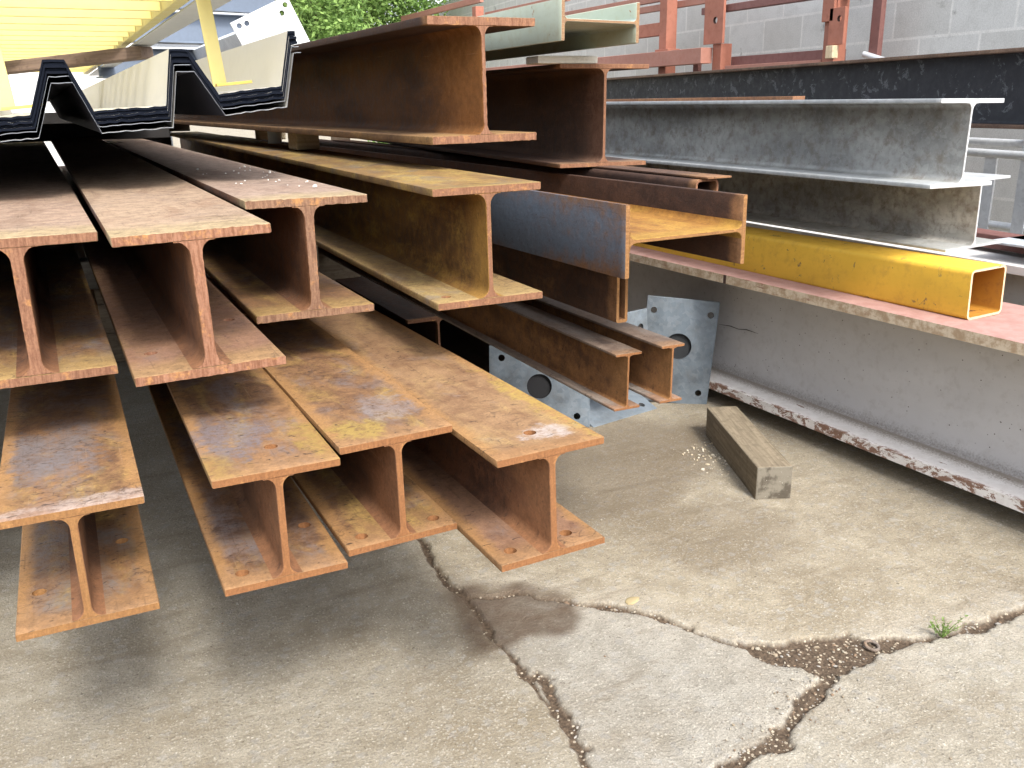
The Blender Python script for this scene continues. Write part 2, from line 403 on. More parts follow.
# ------------------------------------------------------------------ the tall brown beams on top
G_T = 'tall dark brown beams on top of the pile'
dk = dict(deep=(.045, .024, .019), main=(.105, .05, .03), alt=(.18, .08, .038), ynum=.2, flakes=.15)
ibeam('tall chocolate brown beam highest on the pile, right beside the corrugated sheets', (1.032, 2.189, 1.149), (1.71, .08, -.31), .305, .307, .0205, .0115, .024,
      (rust('brown_top', 31, **dk, end_len=.05), rust('brown_web', 32, deep=(.06, .028, .016), main=(.16, .072, .03), alt=(.26, .115, .038), ynum=.3, flakes=.1, end_len=.45, end_c=(.33, .14, .042), sat=1.05), rust('brown_foot', 33, deep=(.12, .06, .025), main=(.33, .17, .06), alt=(.42, .25, .07), end_len=.3, end_c=(.44, .24, .075))), saw_pink2, skew=.8, group=G_T, jit=.0005)
ibeam('tall purple-brown thin-webbed beam behind and lower than the chocolate brown one', (1.563, 2.453, 1.049), (-4.32, .23, .43), .305, .3045, .0135, .0095, .022,
      (rust('umber_top', 34, **dk, end_len=.05), rust('umber_web', 35, deep=(.085, .048, .034), main=(.18, .098, .06), alt=(.28, .145, .075), ynum=.22, flakes=.1, end_len=.14, end_c=(.27, .135, .08)), rust('umber_foot', 36, **dk, end_len=.1, end_c=(.33, .18, .09))),
      saw_brown, skew=-.6, group=G_T)

# ------------------------------------------------------------------ beam lying on its side, with blue mill scale
blue = rust('blue_mill_scale', 41, deep=(.14, .07, .035), main=(.24, .12, .055), alt=(.30, .16, .06), edge_w=None, end_len=.02, end_c=(.28, .14, .06), flakes=.1, sat=1., patches=[(.0, .8, .10, .95, (.15, .20, .27), .9, .3), (0, .5, .085, .48, (.16, .205, .27), .9, .3)])
ibeam('rusty beam lying on its side, outer flange with blue-grey mill scale, bright orange web', (1.13, 1.68, .943), (1.64, .08, 89.9), .356, .167, .0127, .0085, .017,
      (rust('side_far_flange', 42, **dk, end_len=.05), rust('bright_orange_web', 43, deep=(.26, .11, .025), main=(.48, .235, .05), alt=(.54, .31, .06), ynum=.38, sat=1.0, end_len=.1, end_c=(.54, .31, .06), flakes=.2), blue),
      saw_orange2, skew=-.3)

# small hollow section and strip beside it
def rhs(label, loc, ypr, w, h, t, L, mat, cap, rr=.006, name='steel_tube', cat='steel tube', group=None):
    root_mw = pose(loc, *ypr)
    def loop(w_, h_, r_, off):
        a = w_ / 2
        return arc(-a + r_, off + r_, r_, 180, 270, 4) + arc(a - r_, off + r_, r_, 270, 360, 4) + arc(a - r_, off + h_ - r_, r_, 0, 90, 4) + arc(-a + r_, off + h_ - r_, r_, 90, 180, 4)
    o1 = loop(w, h, rr, 0); i1 = loop(w - 2 * t, h - 2 * t, max(rr - t, .002), t)
    bm = bmesh.new(); rings = []
    for y in (0, .02, .3, 1., 2., L):
        rings.append(([bm.verts.new((p[0], y, p[1])) for p in o1], [bm.verts.new((p[0], y, p[1])) for p in i1]))
    n = len(o1)
    for (a, ai), (b, bi) in zip(rings, rings[1:]):
        for i in range(n):
            j = (i + 1) % n
            bm.faces.new((a[i], a[j], b[j], b[i])); bm.faces.new((ai[j], ai[i], bi[i], bi[j])).material_index = 2
    for (a, ai), fl in ((rings[0], 0), (rings[-1], 1)):
        for i in range(n):
            j = (i + 1) % n
            f = bm.faces.new((a[j], a[i], ai[i], ai[j])); f.material_index = 1
    bmesh.ops.recalc_face_normals(bm, faces=bm.faces[:])
    mats = [mat, cap, mat] if not isinstance(mat, tuple) else [mat[0], cap, mat[1]]
    o = obj(name, bm, mats, mw=root_mw, smooth=30)
    return tag(o, label, cat, group)

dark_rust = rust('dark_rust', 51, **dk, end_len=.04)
rhs('small dark hollow section with a rounded open end, behind the beam on its side', (1.555, 1.93, 1.002), (0, 0, 0), .075, .042, .006, 4, dark_rust, saw_brown, .014)
bm = bmesh.new(); box(bm, (-.05, 0, 0), (.03, 3.5, .005), 0, .001)
tag(obj('steel_strip', bm, rust('strip_rust', 52, deep=(.08, .04, .025), main=(.17, .085, .05)), mw=pose((1.585, 1.905, 1.0465), 0)), 'thin brown strip lying on the small dark hollow section', 'steel strip')
rhs('narrow upright rusty hollow section half hidden under the beam on its side', (1.262, 1.885, .70), (0, 0, 0), .034, .155, .008, 4, rust('under_rust', 53, deep=(.06, .03, .02), main=(.15, .07, .035), end_len=.05), saw_orange2, .006)

# ------------------------------------------------------------------ small joists
G_J = 'pair of small rusty joists'
def jm(s): return (rust('joist_top_%d' % s, s, deep=(.16, .10, .07), main=(.31, .215, .15), alt=(.36, .23, .13), sat=.85, scale_c=(.28, .23, .2), scale_a=.5, end_len=.05, end_c=(.36, .19, .08)),
                   rust('joist_web_%d' % s, s + 1, deep=(.12, .05, .02), main=(.36, .16, .045), alt=(.48, .24, .06), ynum=.3, end_len=.1, end_c=(.42, .19, .05)),
                   rust('joist_foot_%d' % s, s + 2, deep=(.22, .15, .11), main=(.40, .29, .21), alt=(.44, .27, .15), scale_c=(.36, .30, .25), scale_a=.5, sat=.8, end_len=.08, end_c=(.38, .17, .06)))
ibeam('small rusty joist nearer the viewer of the two, above the holed galvanised plate', (1.262, 1.852, .472), (-.3, .3, .8), .154, .080, .0075, .0055, .007, jm(61), saw_orange, skew=-.3, group=G_J)
ibeam('small rusty joist farther right of the two, end in front of the upright galvanised plate', (1.338, 1.767, .505), (0, 0, .77), .152, .07, .0075, .0055, .007, jm(65), saw_orange, skew=-.5, group=G_J)

for gx0, gy0, gz0, lab in ((1.84, 3.25, .01, 'dark rusty beam added as shade on the ground behind the half hidden galvanised plate'), (1.12, 3.5, .01, 'dark rusty beam added on the ground to stand in for shade beneath the pile'), (1.50, 3.75, .01, 'dark rusty beam added as shade on the ground farther right beneath the small joists'), (.62, 3.7, .01, 'dark rusty beam added as shade on the ground deep beneath the lower layer')):
    ibeam(lab, (gx0, gy0, gz0), (0, 0, 0), .30, .30, .016, .011, .02, (dark_rust, dark_rust, dark_rust), saw_brown, group='dark beams added as shade beneath the pile', L=4.)  # dark mass added to cover bright ground that should lie in shade

# ------------------------------------------------------------------ pale green beam on its side
gp = paint('pale_green_paint', 71, (.40, .45, .36), chip=(.30, .13, .05), chip_a=.16, dirt=(.36, .30, .16), dirt_a=.4)
gp2 = paint('pale_green_paint_web', 72, (.36, .42, .37), chip=(.25, .12, .05), chip_a=.1, dirt=(.25, .2, .12))
ibeam('pale green painted beam on its side with rust spots, high behind the brown beam', (1.291, 2.246, 1.458), (.25, -.22, 90.95), .254, .107, .0115, .008, .009,
      (gp, gp2, gp), sawcut('cut_face_pale', 9, (.36, .25, .15), (.25, .13, .07), .4), L=4.5)
bm = bmesh.new(); box(bm, (0, 0, 0), (.2, .09, .022), 0, .003)
tag(obj('timber_packer', bm, wood('cream_packer', 3, (.62, .6, .53), (.5, .47, .4), 0), mw=pose((1.34, 2.47, 1.3555), -4)), 'flat cream packer under the pale green beam on the thin-webbed brown beam', 'packer')

# ------------------------------------------------------------------ galvanised beams
G_G = 'galvanised beams'
ibeam('topmost galvanised grey beam with bright white cut end', (2.436, 1.834, .98), (-.28, .16, .73), .254, .268, .0135, .0075, .02,
      (galv('galv_top', 81, .25, (.52, .54, .55), .25), galv('galv_web', 82, .5, (.43, .43, .405), .75), galv('galv_foot', 83, .25, (.50, .52, .52), .3)), galv('galv_end', 84, .12, (.60, .62, .63), .12), skew=-.8, group=G_G, L=5.5)
ibeam('lower galvanised beam with mottled mossy web behind the yellow tube', (2.712, 1.965, .757), (.4, .19, -1.2), .226, .284, .009, .0075, .017,
      (galv('galv_top_b', 85, .2, (.56, .58, .59), .2), galv('galv_web_b', 86, .62, (.56, .545, .50), .85), galv('galv_foot_b', 87, .25, (.50, .51, .49), .45)), galv('galv_end_b', 88, .12, (.58, .60, .61), .12), skew=.3, group=G_G, L=5.5)
bm = bmesh.new(); box(bm, (-.03, 0, 0), (.03, 3.2, .013), 0, .0015)
tag(obj('steel_flat_bar', bm, rust('bar_rust', 54, deep=(.15, .06, .025), main=(.33, .15, .065), alt=(.42, .22, .08), flakes=.8, end_len=0), mw=pose((2.47, 2.57, 1.2365), -.2, .1)), 'rusty flat bar lying along the topmost galvanised beam', 'flat bar')

# yellow tube
yel = paint('yellow_paint', 91, (.74, .45, .05), chip=(.42, .26, .09), chip_a=.25, dirt=(.50, .27, .05), dirt_a=.5, rough=.62, var=.1)
yel_in = paint('yellow_inside', 92, (.45, .21, .03), chip=(.2, .08, .03), chip_a=.35, dirt=(.26, .11, .03), dirt_a=.6)
rhs('square yellow painted steel tube with open end on the big white girder', (2.516, 1.757, .5865), (.05, -.5, -1.5), .16, .155, .0075, 4.6, (yel, yel_in), paint('yellow_rim', 93, (.62, .47, .3), chip_a=.3, chip=(.4, .22, .1)), .016)

# ------------------------------------------------------------------ the big white girder
root = empty('plate_girder', pose((2.583, .5, .07), 1.26), 'massive white painted girder with pink primed top, near the ground at right', 'girder')
wht_web = paint('white_web_paint', 101, (.56, .55, .545), dirt=(.33, .30, .27), dirt_a=.3, speck=.95, low_dirt=.075, var=.06, rough=.6)
k = NT('white_flange_worn')
iso = k.mapp(); n2 = k.noise(iso, 26, 8, .7); n3 = k.noise(iso, 150, 3); co = k.mapp((1, .5, 1))
xx, yy, zz = k.sep(k.tc.outputs['Object'])[:3]
c = k.mix(k.ramp(n2, .3, .7), (.82, .80, .78), (.7, .67, .64))
c = k.mix(k.math('MULTIPLY', k.ramp(k.math('ADD', xx, k.math('MULTIPLY', k.math('SUBTRACT', n3, .5), .12)), -.095, -.03), .8), c, (.2, .165, .125))
chips = k.ramp(k.noise(co, 26, 10, .78, .5), .475, .52)
edge = k.ramp(k.math('ADD', xx, k.math('MULTIPLY', k.math('SUBTRACT', n2, .5), .06)), -.140, -.157)
c = k.mix(k.math('MULTIPLY', chips, edge), c, k.mix(n3, (.17, .09, .06), (.30, .18, .13)))
c = k.mix(k.ramp(k.noise(k.mapp((1, .25, 1)), 30, 8, .7), .64, .67), c, (.2, .11, .075))
wht_fl = k.done(c, .65, k.bump(n2, .4, .003))
k = NT('pink_primer_flange')
iso = k.mapp(); n2 = k.noise(iso, 22, 8, .7); n3 = k.noise(iso, 150, 3)
nx = k.sep(k.tc.outputs['Normal'])
pink = k.mix(k.ramp(n2, .35, .65), (.41, .25, .22), (.34, .19, .165))
cream = k.mix(k.ramp(n2, .4, .6), (.60, .50, .37), (.38, .27, .17))
crk = k.noise(k.mapp((1, 1, .04)), 19, 3, .6)
cream = k.mix(k.ramp(crk, .66, .68), cream, (.07, .04, .03))
cream = k.mix(k.ramp(k.noise(k.mapp((1, .4, 2)), 30, 6, .7), .58, .66), cream, (.26, .13, .085))
c = k.mix(k.ramp(nx[2], .4, .7), cream, pink)
pinkm = k.done(c, .7, k.bump(n2, .35, .003))
b = bmesh.new(); prism(b, [(-.163, 0), (.157, 0), (.157, .034), (-.163, .034)], [0, .002, .4, 1, 2, 3, 4, 5.8]); obj('bottom_flange', b, [wht_fl, wht_fl], smooth=30).parent = root
b = bmesh.new()
prism(b, arc(.018, .044, .01, 270, 180, 4) + arc(.018, .471, .01, 180, 90, 4) + arc(-.018, .471, .01, 90, 0, 4) + arc(-.018, .044, .01, 0, -90, 4), [0, .002, .4, 1, 2, 3, 4, 5.8], mirror=True); obj('web', b, [wht_web, wht_web], smooth=30).parent = root
b = bmesh.new(); prism(b, [(-.226, .481), (.21, .481), (.21, .515), (-.226, .515)], [0, .002, .4, 1, 2, 3, 4, 5.8]); obj('top_flange', b, [pinkm, pinkm], smooth=30).parent = root

bm = bmesh.new(); tube(bm, [(-.0185, 2.49, .236), (-.0185, 2.42, .243), (-.0185, 2.37, .240), (-.0185, 2.32, .248), (-.0185, 2.25, .246)], [.0006, .0016, .0012, .0018, .0005], 6)
obj('scratch', bm, plain('scratch_dark', (.05, .04, .035), .8)).parent = root

# ------------------------------------------------------------------ black far beam
blk = paint('black_paint', 111, (.008, .009, .014), dirt=(.02, .019, .021), dirt_a=.5, rough=.6, chip=(.08, .085, .095), chip_a=.42)
blk_t = rust('black_beam_edge', 112, deep=(.10, .055, .035), main=(.24, .15, .10), alt=(.33, .2, .1), end_len=0)
ibeam('long black painted beam with peeling patches behind the galvanised beams', (3.42, .9, 1.103), (-9, 0, 0), .318, .17, .016, .01, .012,
      (blk_t, blk, blk_t), saw_brown, L=6.3)

# ------------------------------------------------------------------ nested trapezoidal decking sheets
k = NT('deck_beige_face')
co = k.mapp((2.5, .25, 2.5)); n1 = k.noise(co, 9, 5, .6); n2 = k.noise(k.mapp(), 30, 6, .65)
deck_top = k.done(k.mix(k.ramp(n2, .45, .75, 0, .5), (.52, .505, .46), (.47, .455, .41)), .5, None, .0, .5)
k = NT('deck_shaded_navy')  # underside painted navy for the shade between the sheets
n2 = k.noise(k.mapp((1, .5, 1)), 20, 6, .65)
deck_und = k.done(k.mix(n2, (.018, .024, .04), (.035, .045, .07)), .5, k.bump(n2, .2, .002), 0, .45)
deck_edge_shade = plain('deck_edge_shade', (.006, .008, .014), .9); deck_edge_shade.node_tree.nodes['Principled BSDF'].inputs['Specular IOR Level'].default_value = .08  # near-black edges stand in for the shaded gaps between sheets
deck_edge_zinc = plain('deck_edge_zinc', (.26, .28, .31), .45, .4)
def deck_profile():
    base = [(-.0161, 1.2415), (.022, 1.3466), (.0616, 1.3467), (.102, 1.2475), (.243, 1.2544), (.263, 1.3677), (.299, 1.368), (.354, 1.277), (.4895, 1.292), (.515, 1.4066), (.531, 1.4069)]
    left = [(-.871, 1.1705), (-.728, 1.1845), (-.703, 1.287), (-.665, 1.2875), (-.629, 1.192), (-.486, 1.206), (-.461, 1.3085), (-.423, 1.309), (-.386, 1.2135), (-.243, 1.2275), (-.218, 1.330), (-.180, 1.3305), (-.139, 1.2322)]
    return [((x) * 1.095, 1.25 + (z - 1.25) * 1.095) for x, z in left + base]
prof = deck_profile()
fine = []
for (a, b) in zip(prof, prof[1:]):
    L_ = math.hypot(b[0] - a[0], b[1] - a[1]); m = max(2, int(L_ / .012))
    flat = abs(b[1] - a[1]) < .03
    for i in range(m):
        t = i / m; z = a[1] + (b[1] - a[1]) * t
        if flat and L_ > .1 and .15 < t < .9: z += .0013 * (1 if (int((t - .15) / .75 * 6) % 2) else 0)   # stiffening ribs in the troughs
        fine.append((a[0] + (b[0] - a[0]) * t, z))
fine.append(prof[-1])
DL = ['topmost beige decking sheet of the nested stack, yellow feet standing in it', 'second decking sheet from the top of the nested stack', 'third decking sheet from the top of the nested stack',
      'fourth decking sheet from the top of the nested stack', 'fifth decking sheet, the last with shade painted on its edge', 'next to lowest decking sheet, with a thin zinc edge', 'lowest decking sheet of the nested stack, bright zinc edge']
for si, (dz, dx, dy, edge) in enumerate([(0, 0, 0, 0), (-.0059, .001, .004, 0), (-.0118, .002, -.003, 0), (-.0178, .003, .005, 0), (-.0237, .004, .001, 0), (-.034, .007, .004, 1), (-.048, .010, .0, 1)]):
    bm = bmesh.new(); rows = []
    th = .0013 if edge else .0053  # dark-edged sheets thickened to fill the shaded gaps
    offs = []
    for i, p in enumerate(fine):
        a = fine[max(i - 1, 0)]; b = fine[min(i + 1, len(fine) - 1)]
        t = Vector((b[0] - a[0], b[1] - a[1])).normalized(); offs.append((-t.y, t.x))
    jz = [random.gauss(0, .0005) for _ in fine]
    for y in (0, .1, .5, 1.2, 2.2, 3.4, 4.8):
        up = [bm.verts.new((p[0], y, p[1] + (jz[i] if y == 0 else 0))) for i, p in enumerate(fine)]
        dn = [bm.verts.new((p[0] - o[0] * th * .35, y, p[1] - th * (1 if not edge else o[1]) + (jz[i] if y == 0 else 0))) for i, (p, o) in enumerate(zip(fine, offs))]
        rows.append((up, dn))
    for (u0, d0), (u1, d1) in zip(rows, rows[1:]):
        for i in range(len(fine) - 1):
            bm.faces.new((u0[i], u0[i + 1], u1[i + 1], u1[i])).material_index = 0
            bm.faces.new((d0[i + 1], d0[i], d1[i], d1[i + 1])).material_index = 1
    for (u, d), s in ((rows[0], 1), (rows[-1], -1)):
        for i in range(len(fine) - 1):
            bm.faces.new((u[i], d[i], d[i + 1], u[i + 1]) if s > 0 else (u[i + 1], d[i + 1], d[i], u[i])).material_index = 2
    for i in (0, -1):
        for (r0, r1) in zip(rows, rows[1:]):
            bm.faces.new((r0[0][i], r1[0][i], r1[1][i], r0[1][i])).material_index = 2
    bmesh.ops.recalc_face_normals(bm, faces=bm.faces[:])
    o = obj('decking_sheet', bm, [deck_top, deck_und, deck_edge_zinc if edge else deck_edge_shade], mw=pose((dx, 2.30 + dy, dz)), smooth=25)
    tag(o, DL[si], 'decking sheet', 'nested trapezoidal decking sheets')

# ------------------------------------------------------------------ yellow slatted platform standing on the sheets
pale_yel = paint('pale_yellow_paint', 121, (.60, .51, .19), chip=(.45, .3, .12), chip_a=.02, dirt=(.6, .45, .15), dirt_a=.25, var=.06)
root = empty('steel_platform', pose((0, 2.3, 1.53)), 'yellow slatted steel platform on legs above the corrugated sheets', 'platform')
for s in range(21):
    bm = bmesh.new(); y = .22 + s * .28
    box(bm, (-.72, y, 0), (.378, y + .012, .12), 0, .002, M=Matrix.Rotation(random.uniform(-.002, .002), 4, 'Z'))
    obj('slat', bm, pale_yel).parent = root
for x0, nm in ((.38, 'side_rail'), (-.78, 'side_rail')):
    bm = bmesh.new(); box(bm, (x0, -.1, -.002), (x0 + .035, 6.3, .125), 0, .002)
    obj(nm, bm, pale_yel).parent = root
bm = bmesh.new(); box(bm, (.417, -.1, -.012), (.50, 6.3, -.006), 0, .001)
obj('edge_strip', bm, plain('edge_strip_grey', (.50, .50, .48), .5)).parent = root
def leg(x, zf, lean):
    bm = bmesh.new()
    M = Matrix.Translation((x, .15, zf - 1.53)) @ Matrix.Rotation(lean, 4, 'Y')
    hh = 1.535 - zf
    box(bm, (-.017, -.004, 0), (.017, .004, hh), 0, .001, M=M); box(bm, (.013, .004, 0), (.017, .032, hh), 0, .001, M=M)
    lg = obj('leg', bm, pale_yel); lg.parent = root
    bm = bmesh.new(); box(bm, (-.012, -.03, -.004), (.075, .03, .003), 0, .001, M=Matrix.Translation((x, .15, zf - 1.53 + .004)) @ Matrix.Rotation(rad(-5), 4, 'Y'))
    obj('foot_plate', bm, paint('foot_yellow', 122, (.6, .44, .09), chip=(.3, .12, .05), chip_a=.3)).parent = lg
leg(.418, 1.300, rad(-5)); leg(-.062, 1.2525, rad(-4))

# brown timber lying across the sheets
d = Vector((.47, 4.5, 1.489)) - Vector((-.62, 5.35, 1.396)); L_ = d.length
ang = math.atan2(d.y, d.x); tilt = math.asin(d.z / L_)
bm = bmesh.new(); box(bm, (0, -.05, -.026), (L_, .05, .024), 0, .004)
tag(obj('timber_beam', bm, wood('brown_timber', 5, (.24, .17, .125), (.15, .105, .08), 0), mw=Matrix.Translation((-.62, 5.35, 1.396)) @ Matrix.Rotation(ang, 4, 'Z') @ Matrix.Rotation(-tilt, 4, 'Y')),
    'brown timber lying across the corrugated sheets under the yellow platform', 'timber')

# ------------------------------------------------------------------ bearers and spacers that carry the pile
tw1 = wood('bearer_wood', 9, (.25, .2, .14), (.15, .11, .075), 0); tw2 = wood('spacer_wood', 12, (.50, .44, .33), (.36, .30, .2), 0)
blue_end = plain('pale_blue_paint', (.50, .60, .68), .5)
def block(name, lo, hi, mat, label, cat, group=None, mw=None, bev=.004):
    bm = bmesh.new(); box(bm, lo, hi, 0, bev)
    o = obj(name, bm, mat, mw=mw or Matrix()); return tag(o, label, cat, group)
for y in (4.9, 6.6):
    for i in range(3):
        z0 = i * .155
        block('timber_bearer', (-.75, y, z0 + .001), (1.5, y + .2, z0 + .153), tw1, 'dark timber bearer stacked under the lower layer of rusty beams', 'bearer', 'bearers hidden in the shade under the pile')
block('timber_spacer', (-.3, 3.1, .706), (.80, 3.2, .795), wood('grey_spacer', 14, (.42, .42, .40), (.28, .27, .25), 0), 'pale grey spacer end between the lower and upper rusty layers', 'spacer')
block('timber_spacer', (.875, 3.58, 1.0855), (.965, 3.72, 1.149), tw2, 'pale timber spacer nearer the viewer, under the chocolate brown beam', 'spacer', 'spacers under the tall chocolate brown beam')
block('timber_spacer', (.985, 4.80, 1.0855), (1.12, 4.9, 1.149), tw2, 'pale timber spacer farther back, under the chocolate brown beam', 'spacer', 'spacers under the tall chocolate brown beam')
for x, y in ((.905, 3.66), (.93, 4.90)):
    pass
bm = bmesh.new(); tube(bm, [(.93, 4.2, 1.09), (.93, 4.2, 1.148)], .03, 18)
tag(obj('steel_pipe_end', bm, blue_end, smooth=40), 'short pale blue pipe standing under the chocolate brown beam', 'pipe')
block('timber_spacer', (.55, 7.2, 1.0855), (.98, 7.35, 1.149), tw1, 'dark timber spacer added to close a bright gap, farthest back under the chocolate brown beam', 'spacer', 'spacers under the tall chocolate brown beam')  # added to close a bright gap between the two beams
block('timber_spacer', (-1.0, 7.3, 1.075), (.60, 7.36, 1.235), plain('gap_shade_board', (.03, .028, .028), .9), 'dark board added as shade at the far end under the corrugated sheets', 'spacer')  # near-black board added to hide the bright gap, standing in for shade
block('timber_bearer', (.60, 7.3, .75), (.85, 7.36, 1.14), plain('gap_shade_prop', (.03, .028, .028), .9), 'dark prop added as shade at the far end between the upper rusty beams', 'bearer')  # near-black prop added to close the gap, standing in for shade
block('timber_spacer', (-.75, 6.3, 1.07), (.73, 6.4, 1.172), plain('under_sheet_dark', (.03, .028, .028), .9), 'dark timber spacer under the corrugated sheets', 'spacer')  # near-black colour keeps the shaded space under the sheets dark
block('timber_packer', (2.30, 4.9, .587), (2.56, 5.02, .992), tw1, 'timber packer on the white girder under the topmost galvanised beam', 'packer')
block('timber_packer', (2.60, 4.6, .587), (2.78, 4.72, .765), tw1, 'timber packer under the mossy galvanised beam', 'packer')
block('timber_packer', (2.40, 3.1, 0), (2.78, 3.25, .069), tw1, 'flat timber packer under the white girder', 'packer', 'packers under the white girder')
block('timber_packer', (2.40, .75, 0), (2.78, .9, .069), tw1, 'flat timber packer under the white girder', 'packer', 'packers under the white girder')
block('timber_bearer', (2.66, 5.2, 0), (2.95, 5.4, .755), tw1, 'tall timber prop under the far end of the galvanised beams', 'bearer')

# ------------------------------------------------------------------ galvanised base plates
gpl = galv('galv_plate', 131, .55, (.125, .16, .195), .15, .2, .55, .08); gpl2 = galv('galv_plate_b', 132, .4, (.17, .21, .25), .15, .2, .55, .08)
gdark = plain('galv_bore', (.10, .11, .12), .6, .3)
def plate(name, w, h, t, holes, mats, parent, M):
    """plate in local x-z, front face at y=0, with real holes (x, z, radius)"""
    bm = bmesh.new(); box(bm, (-w / 2, 0, 0), (w / 2, t, h), 0, .002)
    o = obj(name, bm, mats)
    bm = bmesh.new()
    for hx, hz, hr in holes: tube(bm, [(hx, -.05, hz), (hx, t + .05, hz)], hr, 28, 1)
    bmesh.ops.recalc_face_normals(bm, faces=bm.faces[:])
    c = obj('cutter', bm, mats)
    md = o.modifiers.new('b', 'BOOLEAN'); md.object = c; md.operation = 'DIFFERENCE'; md.solver = 'EXACT'
    bpy.context.view_layer.update()
    dg = bpy.context.evaluated_depsgraph_get(); me = bpy.data.meshes.new_from_object(o.evaluated_get(dg))
    o.modifiers.clear(); old = o.data; o.data = me; bpy.data.meshes.remove(old); bpy.data.objects.remove(c)
    o.parent = parent; o.matrix_local = M
    return o
def box_part(name, lo, hi, mat, parent, M=None, bev=.002):
    bm = bmesh.new(); box(bm, lo, hi, 0, bev); o = obj(name, bm, mat); o.parent = parent
    if M is not None: o.matrix_local = M
    return o
# upright one: base plate facing the viewer
root = empty('column_base', pose((2.232, 2.945, .004), -34, -5, 5), 'upright galvanised base plate with a big round hole, behind the small joists', 'column base')
plate('base_plate', .30, .45, .016, [(0, .247, .056), (.118, .392, .0135), (.108, .055, .0135), (-.118, .392, .0135), (-.118, .055, .0135)], [gpl, gdark], root, Matrix())
wmx = pose((1.925, 2.80, .20), 12, -4, 0)
plate('gusset_plate', .20, .265, .012, [(.06, .195, .016)], [gpl2, gdark], root, pose((2.232, 2.945, .004), -34, -5, 5).inverted() @ wmx)
box_part('column_stub', (-.075, .018, .17), (.075, .42, .32), plain('stub_dark', (.02, .022, .025), .7), root)  # near-black stub added so the hole shows a shaded void
# the one lying against it on the ground
root = empty('column_base', pose((1.598, 2.96, .003), -29, -14, 0), 'galvanised base plate with a round hole, half hidden between joists and nearest lower beam', 'column base')
plate('base_plate', .40, .33, .014, [(0.0, .165, .05), (-.15, .28, .0135), (.15, .045, .0135), (.15, .28, .0135), (-.15, .045, .0135)], [gpl, gdark], root, Matrix())
box_part('column_stub', (-.09, .016, .075), (.09, .5, .255), plain('stub_void_shade_b', (.012, .012, .014), .8), root)  # near-black stub puts the void's shade behind this hole
wmx = pose((1.965, 2.888, .003), 10, -70, 0)
plate('end_plate', .36, .25, .014, [(.13, .045, .0135), (-.13, .2, .0135)], [gpl2, gdark], root, pose((1.598, 2.96, .003), -29, -14, 0).inverted() @ wmx)

# ------------------------------------------------------------------ the timber block on the concrete
a = Vector((1.886, 2.034)); b_ = Vector((2.114, 2.565)); d = b_ - a
bm = bmesh.new(); box(bm, (0, 0, 0), (.117, .60, .115), 0, .004, 2)
for v in bm.verts:
    v.co.y += -.022 * (v.co.x / .117) * 0
k = NT('weathered_block_wood')
g = k.noise(k.mapp((16, .9, 16)), 4, 6, .65, .8); n2 = k.noise(k.mapp(), 45, 6, .65)
ny = k.sep(k.tc.outputs['Normal'])[1]
c = k.mix(k.ramp(g, .3, .7), (.16, .13, .09), (.27, .222, .155))
c = k.mix(k.math('MULTIPLY', k.ramp(n2, .5, .65), .6), c, (.13, .105, .075))
endc = k.mix(k.ramp(k.noise(k.mapp(), 17, 4), .45, .6), (.19, .17, .135), (.085, .072, .055))
endc = k.mix(k.ramp(k.noise(k.mapp((1, 1, 1), (3, 1, 2)), 110, 2), .70, .74), endc, (.5, .47, .4))
c = k.mix(k.ramp(k.math('ABSOLUTE', ny), .7, .9), c, endc)
blockm = k.done(c, .88, k.bump(k.math('ADD', g, n2), .5, .003), 0, .25)
tag(obj('timber_block', bm, blockm, mw=pose((1.884, 2.022, .001), -math.degrees(math.atan2(d.x, d.y)))), 'squared weathered timber block lying alone on the concrete', 'timber block')

# ------------------------------------------------------------------ concrete yard: one sheet, with real cracks
J1 = [(0.79, 6.5), (0.787, 3.127), (0.801, 2.587), (0.821, 2.296), (0.818, 2.192), (0.8, 2.021), (0.807, 1.918), (0.802, 1.812), (0.801, 1.712), (0.798, 1.621), (0.794, 1.528), (0.79, 1.451), (0.786, 1.378), (0.785, 1.302), (0.773, 1.23), (0.77, 1.108), (.76, .4)]
C1 = [(0.802, 1.926), (0.846, 1.908), (0.895, 1.887), (0.958, 1.864), (1.004, 1.811), (1.069, 1.742), (1.12, 1.692), (1.172, 1.642), (1.211, 1.569), (1.249, 1.499), (1.288, 1.434), (1.341, 1.382)]
TRI = [(1.291, 1.456), (1.375, 1.392), (1.429, 1.349), (1.551, 1.325), (1.611, 1.273), (1.663, 1.245), (1.646, 1.231), (1.582, 1.233), (1.525, 1.237), (1.463, 1.227), (1.385, 1.206), (1.366, 1.237), (1.348, 1.28), (1.324, 1.336)]
C2 = [(1.433, 1.243), (1.321, 1.192), (1.235, 1.162), (1.139, 1.132), (1.061, 1.118), (0.994, 1.112), (0.826, 1.06), (.78, 1.04)]
C3 = [(1.588, 1.253), (1.649, 1.234), (1.715, 1.217), (1.817, 1.2), (1.919, 1.194), (2.053, 1.194), (2.27, 1.176), (3.2, 1.1)]
GR = [(0.825, 1.571), (0.855, 1.512), (0.826, 1.439), (0.801, 1.341), (0.8, 1.28), (0.778, 1.302), (0.782, 1.406), (0.796, 1.495)]
D1 = [(0.819, 1.912), (1.017, 1.781), (1.018, 1.721), (0.909, 1.693), (0.804, 1.701), (0.787, 1.769)]
D2 = [(1.60, 2.78), (1.9, 2.82), (2.2, 2.629), (1.93, 2.31), (1.618, 2.2), (1.369, 2.2), (1.333, 2.40)]
D3 = [(1.478, 2.086), (1.788, 2.08), (1.908, 1.847), (1.678, 1.685), (1.456, 1.807)]
X0, X1, Y0, Y1 = -.6, 2.9, .55, 3.2
STEP = .0056
gx = np.arange(X0, X1 + 1e-6, STEP); gy = np.arange(Y0, Y1 + 1e-6, STEP)
